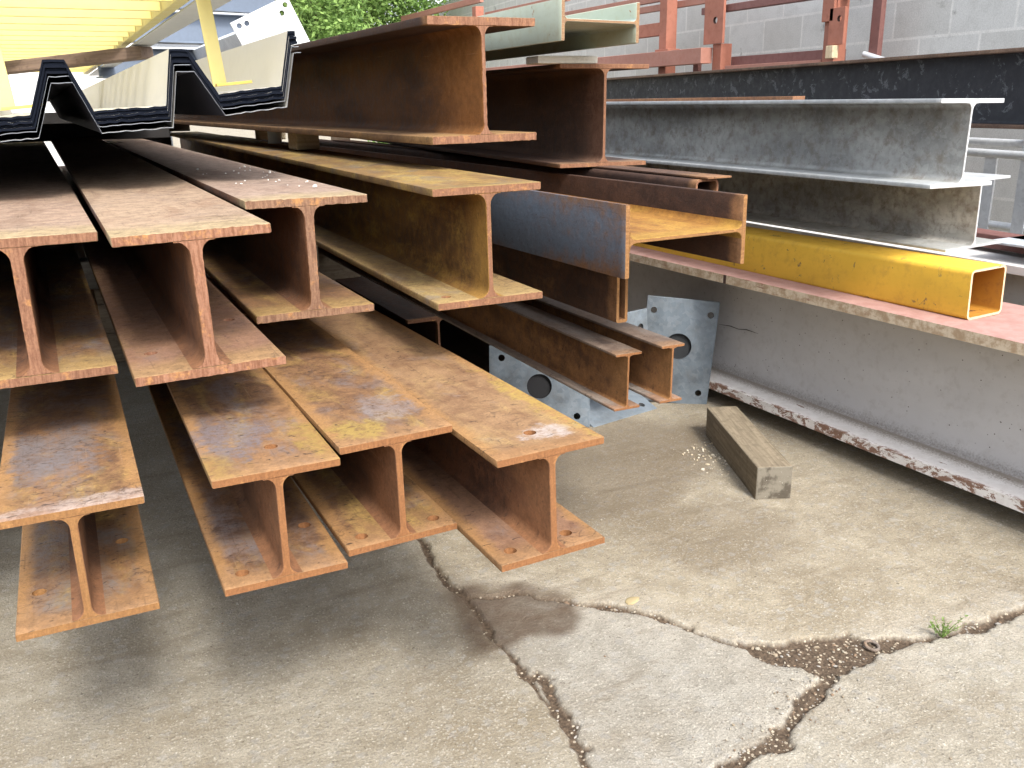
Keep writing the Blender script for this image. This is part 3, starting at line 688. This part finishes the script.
X, Y = np.meshgrid(gx, gy, indexing='ij')
def vnoise(X, Y, s, seed):
    g = np.random.default_rng(seed).random((512, 512))
    u = X / s + 100.3; v = Y / s + 57.7
    i = np.floor(u).astype(int); j = np.floor(v).astype(int); fu = u - i; fv = v - j
    fu = fu * fu * (3 - 2 * fu); fv = fv * fv * (3 - 2 * fv); i %= 511; j %= 511
    return (g[i, j] * (1 - fu) + g[i + 1, j] * fu) * (1 - fv) + (g[i, j + 1] * (1 - fu) + g[i + 1, j + 1] * fu) * fv - .5
def fbm(X, Y, s, seed, o=4):
    r = 0; a = 1
    for q in range(o): r = r + a * vnoise(X, Y, s / 2 ** q, seed + q); a *= .55
    return r
WX = X + .022 * fbm(X, Y, .10, 1); WY = Y + .022 * fbm(X, Y, .10, 9)
def dseg(P, closed=False):
    d = np.full(X.shape, 9.); pts = P + ([P[0]] if closed else [])
    for (a, b) in zip(pts, pts[1:]):
        ex, ey = b[0] - a[0], b[1] - a[1]; l2 = ex * ex + ey * ey
        t = np.clip(((WX - a[0]) * ex + (WY - a[1]) * ey) / l2, 0, 1)
        d = np.minimum(d, np.hypot(WX - a[0] - t * ex, WY - a[1] - t * ey))
    return d
def inside(P, px, py):
    r = np.zeros(px.shape, bool); n = len(P)
    for i in range(n):
        (x1, y1), (x2, y2) = P[i], P[(i + 1) % n]
        c = ((y1 > py) != (y2 > py)) & (px < (x2 - x1) * (py - y1) / (y2 - y1 + 1e-12) + x1)
        r ^= c
    return r
def sdf(P):
    d = dseg(P, True); return np.where(inside(P, WX, WY), -d, d)
def sm(v, a, b):
    t = np.clip((v - a) / (b - a), 0, 1); return t * t * (3 - 2 * t)
wn = fbm(X, Y, .07, 21, 5)
crack = np.zeros(X.shape)
for P, w in ((J1, .0065), (C1, .005), (C3, .008)):
    crack = np.maximum(crack, 1 - sm(dseg(P) + wn * .012, w, w + .0055))
c2 = dseg(C2); crack = np.maximum(crack, 1 - sm(c2 + wn * .03, .020, .027))
for P in (TRI, GR):
    crack = np.maximum(crack, 1 - sm(sdf(P) + wn * .03, -.002, .005))
C3w = 1 - sm(dseg(C3) + wn * .03, .013, .020); crack = np.maximum(crack, C3w * (X < 1.95) * .9)
frag = [(0.80, 1.926)] + C1[1:] + [(1.36, 1.26)] + C2[1:] + [(.77, 1.1), (.785, 1.3), (.795, 1.53), (.80, 1.8)]
rg = np.zeros(X.shape)                                  # 0 left slab, 1 fragment, 2 back slab, 3 right slab
left = WX < np.interp(WY, [p[1] for p in J1[::-1]], [p[0] for p in J1[::-1]])
fr = inside(frag, WX, WY)
yb = np.interp(WX, [.8, 1.0, 1.2, 1.4, 1.6, 1.9, 2.3, 3.2], [1.92, 1.81, 1.57, 1.3, 1.25, 1.195, 1.17, 1.1])
rg = np.where(left, 0, np.where(fr, 1, np.where(WY > yb, 2, 3)))
damp = np.zeros(X.shape)
bn = fbm(X, Y, .3, 41)
for P, a, soft in ((D1, .95, .05), (D2, .5, .14), (D3, .28, .12)):
    damp = np.maximum(damp, a * (1 - sm(sdf(P) + bn * .12, -.02, soft)))
dist = np.minimum(np.minimum(dseg(C1), dseg(C3)), dseg(C2))
pale = (1 - sm(dist + bn * .08, .01, .16)) * (rg != 0)
lift = np.choose(rg.astype(int), [.0, -.001, .0015, .0005]).astype(float)
Z = lift * (1 - crack) + .004 * fbm(X, Y, .5, 61) + .0016 * fbm(X, Y, .03, 71, 2)
Z = Z - crack * (.011 - .007 * np.abs(fbm(X, Y, .02, 81, 2)))
edge_f = np.minimum.reduce([sm(X, X0, X0 + .2), sm(-X, -X1, -X1 + .2), sm(Y, Y0, Y0 + .2), sm(-Y, -Y1, -Y1 + .2)])
Z *= edge_f
nx_, ny_ = X.shape
V = np.stack([X, Y, Z], -1).reshape(-1, 3)
idx = np.arange(nx_ * ny_).reshape(nx_, ny_)
F = np.stack([idx[:-1, :-1], idx[1:, :-1], idx[1:, 1:], idx[:-1, 1:]], -1).reshape(-1, 4)
# coarse surround to the horizon, sharing the patch's border
B_ = 140.
bx0, bx1, by0, by1 = gx[0], gx[-1], gy[0], gy[-1]
ext = np.array([(-B_, -B_, 0), (bx0, -B_, 0), (bx1, -B_, 0), (B_, -B_, 0), (-B_, by0, 0), (B_, by0, 0), (-B_, by1, 0), (B_, by1, 0), (-B_, B_, 0), (bx0, B_, 0), (bx1, B_, 0), (B_, B_, 0)])
n0 = len(V); V = np.concatenate([V, ext])
c00, c10, c01, c11 = idx[0, 0], idx[-1, 0], idx[0, -1], idx[-1, -1]
E_ = lambda i: n0 + i
faces = [(E_(0), E_(1), c00, E_(4)), (E_(1), E_(2), c10, c00), (E_(2), E_(3), E_(5), c10), (E_(4), c00, c01, E_(6)), (c10, E_(5), E_(7), c11), (E_(6), c01, E_(9), E_(8)), (c01, c11, E_(10), E_(9)), (c11, E_(7), E_(11), E_(10))]
me = bpy.data.meshes.new('ground')
allf = np.concatenate([F, np.array(faces)])
me.vertices.add(len(V)); me.vertices.foreach_set('co', V.astype(np.float32).ravel())
me.loops.add(allf.size); me.loops.foreach_set('vertex_index', allf.astype(np.int32).ravel())
me.polygons.add(len(allf)); me.polygons.foreach_set('loop_start', (np.arange(len(allf)) * 4).astype(np.int32))
me.polygons.foreach_set('use_smooth', np.ones(len(allf), bool))
me.update(); me.validate()
def add_attr(nm, arr, fill):
    at = me.attributes.new(nm, 'FLOAT', 'POINT')
    at.data.foreach_set('value', np.concatenate([arr.ravel(), np.full(12, fill)]).astype(np.float32))
add_attr('soil', crack, 0); add_attr('wet', damp, 0); add_attr('pale', pale, 0)
add_attr('frag', (rg == 1).astype(float), 0); add_attr('yard', (rg == 2).astype(float), 1); add_attr('rslab', (rg == 3).astype(float), 0)
k = NT('yard_concrete')
iso = k.mapp(); n1 = k.noise(iso, 2.2, 6, .6); n2 = k.noise(iso, 13, 8, .66, .3); n3 = k.noise(iso, 110, 4, .7); n4 = k.noise(iso, 330, 3, .7)
wv = k.n('ShaderNodeTexNoise'); k.lk(iso, wv.inputs['Vector']); wv.inputs['Scale'].default_value = 70; wv.inputs['Detail'].default_value = 3
va = k.n('ShaderNodeVectorMath', operation='MULTIPLY_ADD'); k.lk(wv.outputs['Color'], va.inputs[0]); va.inputs[1].default_value = (.012, .012, .012); k.lk(iso, va.inputs[2])
iso2 = va.outputs[0]
A = lambda s_: k.attr(s_).outputs['Fac']
slab0 = k.mix(k.ramp(n2, .35, .65), (.255, .225, .17), (.32, .29, .23))
frag_c = k.mix(k.ramp(n2, .35, .65), (.255, .235, .195), (.325, .305, .262))
back_c = k.mix(k.ramp(n2, .35, .65), (.27, .23, .165), (.35, .305, .225))
rs_c = k.mix(k.ramp(n2, .35, .65), (.275, .248, .195), (.335, .305, .245))
c = k.mix(A('frag'), slab0, frag_c); c = k.mix(A('yard'), c, back_c); c = k.mix(A('rslab'), c, rs_c)
c = k.mix(k.ramp(n1, .42, .68, 0, .55), c, (.19, .15, .095))
c = k.mix(k.math('MULTIPLY', A('pale'), k.ramp(n2, .35, .6, .15, .55)), c, (.39, .355, .295))
# exposed aggregate: stones of many tones
vs = k.voro(iso2, 150, 'F1', 1); vd = k.voro(iso2, 150)
tone = k.sep(vs)[0]
stone = k.mix(tone, (.14, .12, .095), (.52, .49, .42))
c = k.mix(k.math('MULTIPLY', k.ramp(vd, .5, .25), k.ramp(n3, .42, .6, .3, .8)), c, stone)
va2 = k.n('ShaderNodeVectorMath', operation='MULTIPLY_ADD'); k.lk(wv.outputs['Color'], va2.inputs[0]); va2.inputs[1].default_value = (.02, .02, .02); k.lk(iso2, va2.inputs[2])
vs3 = k.voro(va2.outputs[0], 34, 'F1', 1); vd3 = k.voro(va2.outputs[0], 34)
c = k.mix(k.math('MULTIPLY', k.ramp(vd3, .42, .30), k.ramp(k.sep(vs3)[1], .5, .62, 0, .42)), c, k.mix(k.sep(vs3)[2], (.17, .165, .155), (.40, .385, .35)))
vs2 = k.voro(iso2, 62, 'F1', 1); vd2 = k.voro(iso2, 62)
c = k.mix(k.math('MULTIPLY', k.ramp(vd2, .36, .3), k.ramp(k.sep(vs2)[1], .6, .7, 0, .4)), c, k.mix(k.sep(vs2)[2], (.16, .135, .105), (.5, .475, .42)))
c = k.mix(1., c, k.mix(n4, (.35, .35, .35), (1.55, 1.55, 1.55)), 'MULTIPLY')
drag = k.noise(k.mapp((.7, 5.5, 1), (0, 0, 0), (0, 0, rad(24))), 3.2, 6, .6, .4)
c = k.mix(k.ramp(drag, .54, .70, 0, .38), c, (.15, .115, .075))
c = k.mix(k.ramp(k.noise(iso, 6, 8, .72, .8), .62, .68, 0, .35), c, (.46, .44, .39))
c = k.mix(k.math('MULTIPLY', k.ramp(k.noise(iso, 75, 3, .6), .65, .72), .7), c, (.085, .07, .05))
c = k.mix(k.math('MULTIPLY', A('wet'), k.ramp(n2, .3, .6, .7, 1.)), c, k.mix(.88, c, (.07, .042, .024)))
soil = k.mix(k.ramp(n3, .35, .65), (.05, .034, .022), (.12, .085, .056))
soil = k.mix(k.math('MULTIPLY', k.ramp(k.voro(iso, 95), .36, .26), k.ramp(k.sep(k.voro(iso, 95, 'F1', 1))[0], .55, .6)), soil, k.mix(tone, (.22, .18, .13), (.44, .38, .29)))
c = k.mix(A('soil'), c, soil)
hgt = k.math('ADD', k.math('MULTIPLY', vd, -.5), k.math('ADD', n3, k.math('MULTIPLY', n4, .6)))
ground_m = k.done(c, k.ramp(n2, .3, .7, .72, .92), k.bump(hgt, .7, .004), 0, .35)
me.materials.append(ground_m)
g = bpy.data.objects.new('ground', me); COL.objects.link(g)
g['kind'] = 'structure'

# pebbles and grit in the cracks and loose on the slabs
soil_pts = np.argwhere(crack > .75)
def pebbles(name, pts, sizes, mat_cols, label, cat):
    bm = bmesh.new()
    for (px, py, pz), s in zip(pts, sizes):
        r = bmesh.ops.create_icosphere(bm, subdivisions=1, radius=s)
        M = Matrix.Translation((px, py, pz)) @ Matrix.Rotation(random.uniform(0, 6), 4, 'Z') @ Matrix.Diagonal((random.uniform(.8, 1.4), random.uniform(.6, 1), random.uniform(.4, .75), 1))
        mi = random.randrange(len(mat_cols))
        for v in r['verts']:
            v.co = M @ (v.co * random.uniform(.82, 1.15))
            for f in v.link_faces: f.material_index = mi
    o = obj(name, bm, mat_cols, smooth=50); o['kind'] = 'stuff'; return tag(o, label, cat)
stones = [plain('pebble_tan', (.27, .22, .155), .85), plain('pebble_grey', (.30, .28, .25), .85), plain('pebble_pale', (.36, .32, .25), .85), plain('pebble_brown', (.19, .13, .085), .85)]
P_, S_ = [], []
for q in rng.choice(len(soil_pts), 620, replace=False):
    i, j = soil_pts[q]
    s = abs(rng.normal(0, .0020)) + .0011
    if Y[i, j] < (1.6 if X[i, j] < .87 else 2.4) and rng.random() < .8: P_.append((X[i, j] + rng.normal(0, .004), Y[i, j] + rng.normal(0, .004), Z[i, j] + s * .25)); S_.append(s)
for q in range(260):
    t = rng.random(); i = rng.integers(0, len(C2) - 2); a, b = C2[i], C2[i + 1]
    P_.append((a[0] + (b[0] - a[0]) * t + rng.normal(0, .05), a[1] + (b[1] - a[1]) * t + rng.normal(0, .05), .001)); S_.append(abs(rng.normal(0, .0012)) + .0009)
for q in range(420):
    P_.append((rng.uniform(-.3, 2.4), rng.uniform(.8, 2.7), .0015)); S_.append(abs(rng.normal(0, .0011)) + .0008)
pebbles('pebbles', P_, S_, stones, 'loose pebbles and grit in the concrete cracks', 'pebbles')
P_ = [(2.0 + rng.normal(0, .05) + t * .03, 2.50 - t * .22 + rng.normal(0, .02), .004) for t in rng.random(90)] + [(1.95 + rng.normal(0, .05), 2.30 + rng.normal(0, .05), .004) for _ in range(30)]
pebbles('wood_chips', P_, [abs(rng.normal(0, .0025)) + .0015 for _ in P_], [plain('chip_pale', (.62, .56, .45), .9), plain('chip_tan', (.5, .42, .3), .9)], 'pale wood chips scattered left of the timber block', 'wood chips')
P_ = [(rng.uniform(.37, .58), rng.uniform(2.25, 3.0), 1.0705) for _ in range(26)] + [(rng.uniform(.5, .58), 2.2 + rng.normal(0, .1), 1.0705) for _ in range(5)]
pebbles('paint_flakes', P_, [abs(rng.normal(0, .0018)) + .0012 for _ in P_], [plain('flake_white', (.72, .70, .66), .8)], 'white paint flakes on the pinkish top of the ragged-web beam', 'flakes')

# single small things on the yard
bm = bmesh.new(); bmesh.ops.create_icosphere(bm, subdivisions=2, radius=.02)
for v in bm.verts: v.co = Vector((v.co.x * 1.25, v.co.y * .8, v.co.z * .14)) * random.uniform(.88, 1.1)
tag(obj('flat_stone', bm, plain('yellow_stone', (.36, .29, .16), .9), mw=pose((1.187, 1.70, .0045), 20), smooth=60), 'flat yellowish stone beside the long crack', 'stone')
bm = bmesh.new(); ring = [(math.cos(a_) * .0155, math.sin(a_) * .0155, 0) for a_ in np.linspace(0, 2 * PI, 25)]
tube(bm, ring, .0042, 8, caps=False)
tag(obj('steel_washer', bm, rust('washer_rust', 140, deep=(.16, .12, .09), main=(.28, .22, .17), end_len=0, sat=.7), mw=pose((1.578, 1.268, -.002), 10, 12), smooth=60), 'small rusty ring lying in the soil-filled crack', 'ring')
# weed
root = empty('weed', pose((1.752, 1.213, -.004)), 'small feathery green weed growing from the crack at right', 'weed')
leafm = NT('weed_leaf'); nn = leafm.noise(leafm.mapp(), 60, 3)
leaf_m = leafm.done(leafm.mix(nn, (.10, .20, .035), (.24, .36, .09)), .6)
bm = bmesh.new(); bs = bmesh.new()
for s in range(13):
    a_ = random.uniform(0, 2 * PI); ln = random.uniform(.03, .078); el = random.uniform(.5, 1.25)
    tip = Vector((math.cos(a_) * math.cos(el), math.sin(a_) * math.cos(el), math.sin(el))) * ln
    tube(bs, [(0, 0, 0), tip * .5 + Vector((0, 0, .004)), tip], [.0011, .0009, .0005], 5)
    for q in range(16):
        t = random.uniform(.3, 1.05); p = tip * t
        d_ = Vector((random.gauss(0, 1), random.gauss(0, 1), random.gauss(.3, .6))).normalized(); w_ = d_.cross(Vector((random.random(), random.random(), random.random()))).normalized()
        l2 = random.uniform(.005, .011)
        bm.faces.new([bm.verts.new(p), bm.verts.new(p + d_ * l2 * .5 + w_ * l2 * .2), bm.verts.new(p + d_ * l2), bm.verts.new(p + d_ * l2 * .5 - w_ * l2 * .2)])
obj('leaves', bm, leaf_m).parent = root
obj('stems', bs, plain('weed_stem', (.16, .22, .06), .7)).parent = root

# ------------------------------------------------------------------ block wall at the back
k = NT('concrete_blockwork')
br = k.n('ShaderNodeTexBrick'); mp = k.n('ShaderNodeMapping'); sx = k.sep(k.tc.outputs['Object'])
cx = k.n('ShaderNodeCombineXYZ'); k.lk(sx[1], cx.inputs[0]); k.lk(sx[2], cx.inputs[1]); k.lk(cx.outputs[0], br.inputs['Vector'])
br.inputs['Scale'].default_value = 1; br.inputs['Brick Width'].default_value = .45; br.inputs['Row Height'].default_value = .225
br.inputs['Mortar Size'].default_value = .01; br.inputs['Mortar Smooth'].default_value = .4; br.offset = .5
br.inputs['Color1'].default_value = (.60, .60, .58, 1); br.inputs['Color2'].default_value = (.53, .525, .50, 1); br.inputs['Mortar'].default_value = (.68, .67, .64, 1)
iso = k.mapp(); n2 = k.noise(iso, 9, 8, .7); n3 = k.noise(iso, 120, 4, .7)
c = k.mix(k.ramp(n2, .42, .72, 0, .28), br.outputs[0], (.33, .325, .30))
c = k.mix(k.ramp(k.noise(iso, 3, 7, .7), .6, .68, 0, .6), c, (.12, .115, .10))
c = k.mix(1., c, k.mix(n3, (.6, .6, .6), (1.35, 1.35, 1.35)), 'MULTIPLY')
nb = k.bump(br.outputs[1], -.6, .006); wallm = k.done(c, .9, k.bump(n3, .5, .003, nb), 0, .2)
bm = bmesh.new(); box(bm, (0, -3, 0), (.2, 11.5, 2.75), 0, 0)
tag(obj('block_wall', bm, wallm, mw=pose((4.78, 3.4, 0), -6)), 'grey concrete block wall behind the red steel rack', 'wall')
red = paint('red_oxide', 151, (.30, .115, .075), dirt=(.2, .08, .055), dirt_a=.5, chip=(.16, .07, .05), chip_a=.06, rough=.7)
red_p = paint('red_oxide_pale', 152, (.33, .155, .115), dirt=(.28, .11, .08), dirt_a=.4, rough=.65)
red_d = paint('maroon_primer', 153, (.17, .075, .065), dirt=(.1, .05, .045), dirt_a=.4, rough=.7)
bm = bmesh.new(); box(bm, (-.02, -.035, 0), (.02, .035, 2.6), 0, .002)
tag(obj('steel_post', bm, red_d, mw=Matrix.Translation((4.66, 4.23, 0)) @ Matrix.Rotation(rad(0), 4, 'X')), 'slim maroon steel post standing against the block wall', 'post')

# ------------------------------------------------------------------ red oxide rack
root = empty('steel_rack', pose((4.56, 0, 0)), 'red oxide steel storage rack with posts and rails along the block wall', 'rack')
def rp(nm, lo, hi, mat=red, bev=.003, parent=root, M=None):
    q = 4.5 / 4.2; zz = lambda z: 1.25 + (z - 1.25) * q if z > .7 else z
    return box_part(nm, (lo[0], lo[1] * q, zz(lo[2])), (hi[0], hi[1] * q, zz(hi[2])), mat, parent, M, bev)
def holed_plate(y, z, w, h, hz, r_):
    o = plate('hook_plate', w, h, .022, [(0.02, hz, r_)], [red, plain('rack_hole', (.05, .025, .02), .8)], root, Matrix.Translation((-.075, y * 4.5 / 4.2, 1.25 + (z - 1.25) * 4.5 / 4.2)) @ Matrix.Rotation(rad(-90), 4, 'Z'))
for y in (11.5, 9.15, 5.82, 5.19, 4.17):
    rp('post', (-.05, y - .045, 0), (.05, y + .045, 2.2 if y > 5.5 else (1.60 if y > 5 else 1.80)))
holed_plate(5.21, 1.60, .215, .34, .16, .024)
holed_plate(4.10, 1.53, .125, .215, .15, .018)
rp('lug', (-.075, 4.13, 1.66), (-.052, 4.22, 1.80))
rp('post_cap', (-.06, 5.74, 1.55), (.06, 5.90, 1.60))
rp('rail', (-.16, 5.23, 1.475), (-.055, 9.0, 1.578), red_p)
rp('rail', (.052, 4.2, 1.42), (.14, 5.15, 1.515), red_d); rp('rail', (-.03, 4.24, 1.40), (.05, 5.12, 1.455), red_p)
rp('top_rail', (-.03, 4.05, 1.80), (.03, 5.4, 1.845), red_d)
rp('rail', (.055, 5.25, 1.885), (.10, 6.4, 1.93), red_p); rp('rail', (.055, 5.9, 1.95), (.10, 8.6, 2.0), red_p)
rp('rail', (.055, 7.4, 2.09), (.1, 9.1, 2.14), red_p); rp('rail', (.055, 9.2, 2.25), (.1, 11.6, 2.31), red_p)
rp('rail', (-.04, 5.87, 1.70), (.04, 7.3, 1.79), red)
for y in (5.5, 7.0): rp('cross_tie', (.02, y - .03, .6), (.055, y + .03, 1.5), red_d)
block('timber_wedge', (4.45, 4.372, 1.47), (4.50, 4.432, 1.545), wood('fresh_wedge', 17, (.62, .5, .34), (.5, .38, .24), 2), 'small pale wooden wedge at the foot of the rack post', 'wedge')
bm = bmesh.new(); tube(bm, [(4.62, 4.28, 1.49), (4.62, 3.8, 1.36)], .018, 12)
tag(obj('galvanised_pipe', bm, galv('pipe_galv', 161, .15, (.66, .68, .7), .05), smooth=40), 'short galvanised pipe end beside the rack post', 'pipe')

# ------------------------------------------------------------------ galvanised guard rail frame at the right edge
gl = galv('rail_galv', 162, .15, (.62, .64, .66), .08)
root = empty('guard_rail', pose((4.0, 2.0, 0)), 'galvanised guard rail frame leaning by the wall at the right photo edge', 'guard rail')
def rail(p, q, r_=.019, nm='rail'):
    bm = bmesh.new(); tube(bm, [p, q], r_, 14); obj(nm, bm, gl, smooth=40).parent = root
rail((0, -1.5, .985), (0, 1.9, 1.04)); rail((-.05, -1.5, .925), (-.05, 1.9, 1.0)); rail((0, -1.5, .60), (0, 1.9, .665))
for y in (-.6, .05, .68, .86): box_part('upright', (-.02, y - .032, .0), (-.008, y + .032, 1.08 if y < .8 else .96), gl, root)

# things lying low at the right edge behind the girder
tag(obj('steel_angle', (lambda b: (box(b, (0, 0, 0), (.10, 2.6, .05), 0, .003), b)[1])(bmesh.new()), red_d, mw=pose((3.03, 1.95, .70), -8)), 'maroon steel section lying behind the mossy galvanised beam', 'steel section')
block('galvanised_sheet', (2.92, 1.0, .742), (3.6, 2.08, .75), galv('sheet_galv', 163, .1, (.55, .6, .66), .02), 'flat galvanised sheet lying behind the white girder', 'sheet', None, None, .002)
bm = bmesh.new(); box(bm, (0, 0, 0), (.34, 3.2, .03), 0, .002); box(bm, (.16, 0, -.5), (.18, 3.2, -.001), 0, .001)
tag(obj('white_beam', bm, paint('white_beam_paint', 164, (.62, .61, .6), dirt_a=.2), mw=pose((2.86, .6, .655), -1)), 'white painted beam between the girder and the galvanised sheet', 'steel beam')

# ------------------------------------------------------------------ things far at the back left
gv = galv('bg_galv', 171, .15, (.66, .69, .72), .03)
root = empty('galvanised_column', pose((.936, 5.0, 1.656), 0, 0, -24.8), 'pale galvanised column with a bolted white end plate behind the corrugated sheets', 'column')
plate('end_plate', .333, .30, .014, [(-.131, .27, .013), (-.09, .265, .013), (.135, .264, .013), (.10, .236, .013)], [plain('white_plate', (.50, .51, .51), .6), plain('bolt_hole', (.2, .18, .17), .7)], root, Matrix.Translation((.1665, 0, -.30)))
box_part('shaft', (.08, .016, -.25), (.25, 2.4, -.06), gv, root)
navy = plain('blue_grey_steel', (.13, .16, .21), .5)
lightst = plain('light_steel', (.55, .58, .62), .5)
def bg_beam(loc, yaw, L_, h, label, m, cat='steel beam'):
    root = empty('steel_beam', pose(loc, yaw), label, cat, 'blue-grey steel stacked far behind')
    box_part('web', (0, -.006, .012), (L_, .006, h - .012), m, root, None, 0)
    box_part('top_flange', (0, -.08, h - .012), (L_, .08, h), lightst, root, None, .001)
    box_part('bottom_flange', (0, -.08, 0), (L_, .08, .012), m, root, None, .001)
bg_beam((.40, 6.9, 1.45), 12, 1.2, .20, 'blue-grey beam lowest of the steel stack far behind the sheets', navy)
bg_beam((.50, 7.2, 1.70), 16, 1.25, .22, 'blue-grey beam in the middle of the steel stack far behind', navy)
bg_beam((.60, 7.7, 1.98), 20, 1.4, .24, 'blue-grey beam highest of the steel stack far behind', navy)
root = empty('trestle', pose((.80, 8.2, 0)), 'thin galvanised trestle posts far behind the corrugated sheets', 'trestle')
for x in (.0, .15):
    bm = bmesh.new(); tube(bm, [(x, 0, 0), (x, 0, 1.93)], .016, 12); obj('post', bm, gv, smooth=40).parent = root
box_part('cross_bar', (-.05, -.012, 1.72), (.6, .012, 1.75), lightst, root)
block('white_cladding', (-1.6, 9.2, .0), (1.05, 9.3, 1.95), plain('white_sheet', (.72, .72, .72), .6), 'pale cladding panel standing far behind the yellow platform', 'panel', None, None, .004)

# ------------------------------------------------------------------ added out of view: walls and beams that block low light
blocker = plain('blocker_grey', (.26, .26, .25), .7)  # invented walls, added so the space under the pile stays dark
block('blocker_wall', (-9, -7.4, 0), (9, -7.1, 3.0), blocker, 'unseen added shed wall closing the yard behind the viewer', 'wall', None, None, .01)
block('blocker_wall', (-6.3, -7, 0), (-6, 9, 2.4), blocker, 'unseen added shed wall along the left side of the yard', 'wall', None, None, .01)
ibeam('upper unseen rusty beam added at far left to block side light', (-.95, 2.3, .31), (0, 0, 0), .254, .254, .0162, .012, .0127, (low(90, .3), inner(90), low(91, .3)), saw_brown, group='unseen beams added at far left to block light')  # added out of view to keep side light from under the pile
ibeam('lower unseen rusty beam added at far left to block side light', (-.93, 2.45, .01), (.5, 0, 0), .254, .254, .0162, .012, .0127, (low(90, .3), inner(90), low(91, .3)), saw_brown, group='unseen beams added at far left to block light')

# ------------------------------------------------------------------ tree and hedge beyond the yard
def leaf_mat(nm, a, b):
    k = NT(nm); nz_ = k.noise(k.mapp(), 2.3, 3); n2 = k.noise(k.mapp(), 25, 2)
    c = k.mix(k.ramp(nz_, .35, .65), a, b); c = k.mix(k.ramp(n2, .3, .7, 0, .5), c, b)
    k.done(c, .55, None, 0, .3)
    tr = k.n('ShaderNodeBsdfTranslucent'); k.lk(c, tr.inputs[0])
    mx = k.n('ShaderNodeMixShader'); mx.inputs[0].default_value = .3; k.lk(k.b.outputs[0], mx.inputs[1]); k.lk(tr.outputs[0], mx.inputs[2]); k.lk(mx.outputs[0], k.out.inputs[0])
    return k.m
def tree(loc, h, rad_, n, seed, label, mats, name='tree'):
    R_ = random.Random(seed); root = empty(name, pose(loc), label, 'tree')
    bm = bmesh.new(); tube(bm, [(0, 0, 0), (.06, 0, h * .35), (-.05, .05, h * .6), (0, 0, h * .85)], [.16, .13, .09, .03], 12)
    for q in range(9):
        a = R_.uniform(0, 6.28); z = R_.uniform(.35, .7) * h
        e = Vector((math.cos(a) * rad_ * .8, math.sin(a) * rad_ * .8, z + R_.uniform(.2, .9)))
        tube(bm, [(0, 0, z * .8), e * .5 + Vector((0, 0, z * .45)), e], [.06, .04, .012], 8)
    obj('trunk', bm, plain('bark', (.14, .10, .07), .9), smooth=50).parent = root
    bm = bmesh.new()
    cl = [(Vector((R_.gauss(0, .45), R_.gauss(0, .45), R_.gauss(0, .42))) * rad_, R_.uniform(.22, .42) * rad_) for _ in range(34)]
    for q in range(n):
        c_, r_ = R_.choice(cl)
        d = Vector((R_.gauss(0, 1), R_.gauss(0, 1), R_.gauss(0, 1))).normalized() * r_ * R_.random() ** .4
        p = c_ + d + Vector((0, 0, h * .62))
        u = Vector((R_.gauss(0, 1), R_.gauss(0, 1), R_.gauss(0, .6))).normalized(); w = u.cross(Vector((R_.gauss(0, 1), R_.gauss(0, 1), R_.gauss(0, 1)))).normalized()
        s = R_.uniform(.022, .05)
        f = bm.faces.new([bm.verts.new(p - u * s), bm.verts.new(p + w * s * .45), bm.verts.new(p + u * s), bm.verts.new(p - w * s * .45)])
        f.material_index = R_.randrange(len(mats))
    obj('crown', bm, mats).parent = root
lm = [leaf_mat('leaf_bright', (.17, .30, .07), (.30, .44, .13)), leaf_mat('leaf_mid', (.12, .22, .06), (.22, .34, .10))]
tree((3.9, 13.4, 0), 4.2, 1.7, 85000, 5, 'bright green leafy tree beyond the yard behind the wall end', lm)

# ------------------------------------------------------------------ camera
f_px, pitch, yaw, roll = 894.36, rad(17.528), rad(26.539), rad(-1.108)
fw = Vector((math.sin(yaw), math.cos(yaw), 0)); rt = Vector((math.cos(yaw), -math.sin(yaw), 0)); up = Vector((0, 0, 1))
f2 = fw * math.cos(pitch) - up * math.sin(pitch); u2 = up * math.cos(pitch) + fw * math.sin(pitch)
r3 = rt * math.cos(roll) + u2 * math.sin(roll); u3 = u2 * math.cos(roll) - rt * math.sin(roll)
cam = bpy.data.cameras.new('camera'); co_ = bpy.data.objects.new('camera', cam); COL.objects.link(co_)
cam.sensor_width = 36; cam.lens = f_px / 1024 * 36; cam.clip_start = .02; cam.clip_end = 600
co_.matrix_world = Matrix(((r3.x, u3.x, -f2.x, 0), (r3.y, u3.y, -f2.y, 0), (r3.z, u3.z, -f2.z, 1.25), (0, 0, 0, 1)))
scene.camera = co_

# ------------------------------------------------------------------ light
SUN_EL, SUN_AZ = 46, -3        # sun high behind the viewer, veiled by thin cloud
w = bpy.data.worlds.new('World'); scene.world = w; w.use_nodes = True
nt = w.node_tree; bg = nt.nodes['Background']
sky = nt.nodes.new('ShaderNodeTexSky'); sky.sky_type = 'NISHITA'; sky.sun_disc = False
sky.sun_elevation = rad(SUN_EL); sky.sun_rotation = rad(180 + SUN_AZ); sky.dust_density = 3.0; sky.air_density = 1.0; sky.ozone_density = 1.0
hs = nt.nodes.new('ShaderNodeHueSaturation'); hs.inputs['Saturation'].default_value = .35
nt.links.new(sky.outputs[0], hs.inputs['Color']); nt.links.new(hs.outputs[0], bg.inputs[0])
bg.inputs[1].default_value = .15
sl = bpy.data.lights.new('sun', 'SUN'); sl.energy = 1.15; sl.angle = rad(11); sl.color = (1, .95, .87)
so = bpy.data.objects.new('sun', sl); COL.objects.link(so)
so.rotation_euler = Euler((rad(90 - SUN_EL), 0, rad(SUN_AZ)), 'XYZ')
vs_ = scene.view_settings
vs_.view_transform = 'Standard'; vs_.look = 'None'; vs_.exposure = 1.70; vs_.gamma = 1; vs_.use_curve_mapping = False
scene.cycles.max_bounces = 8; scene.cycles.diffuse_bounces = 5
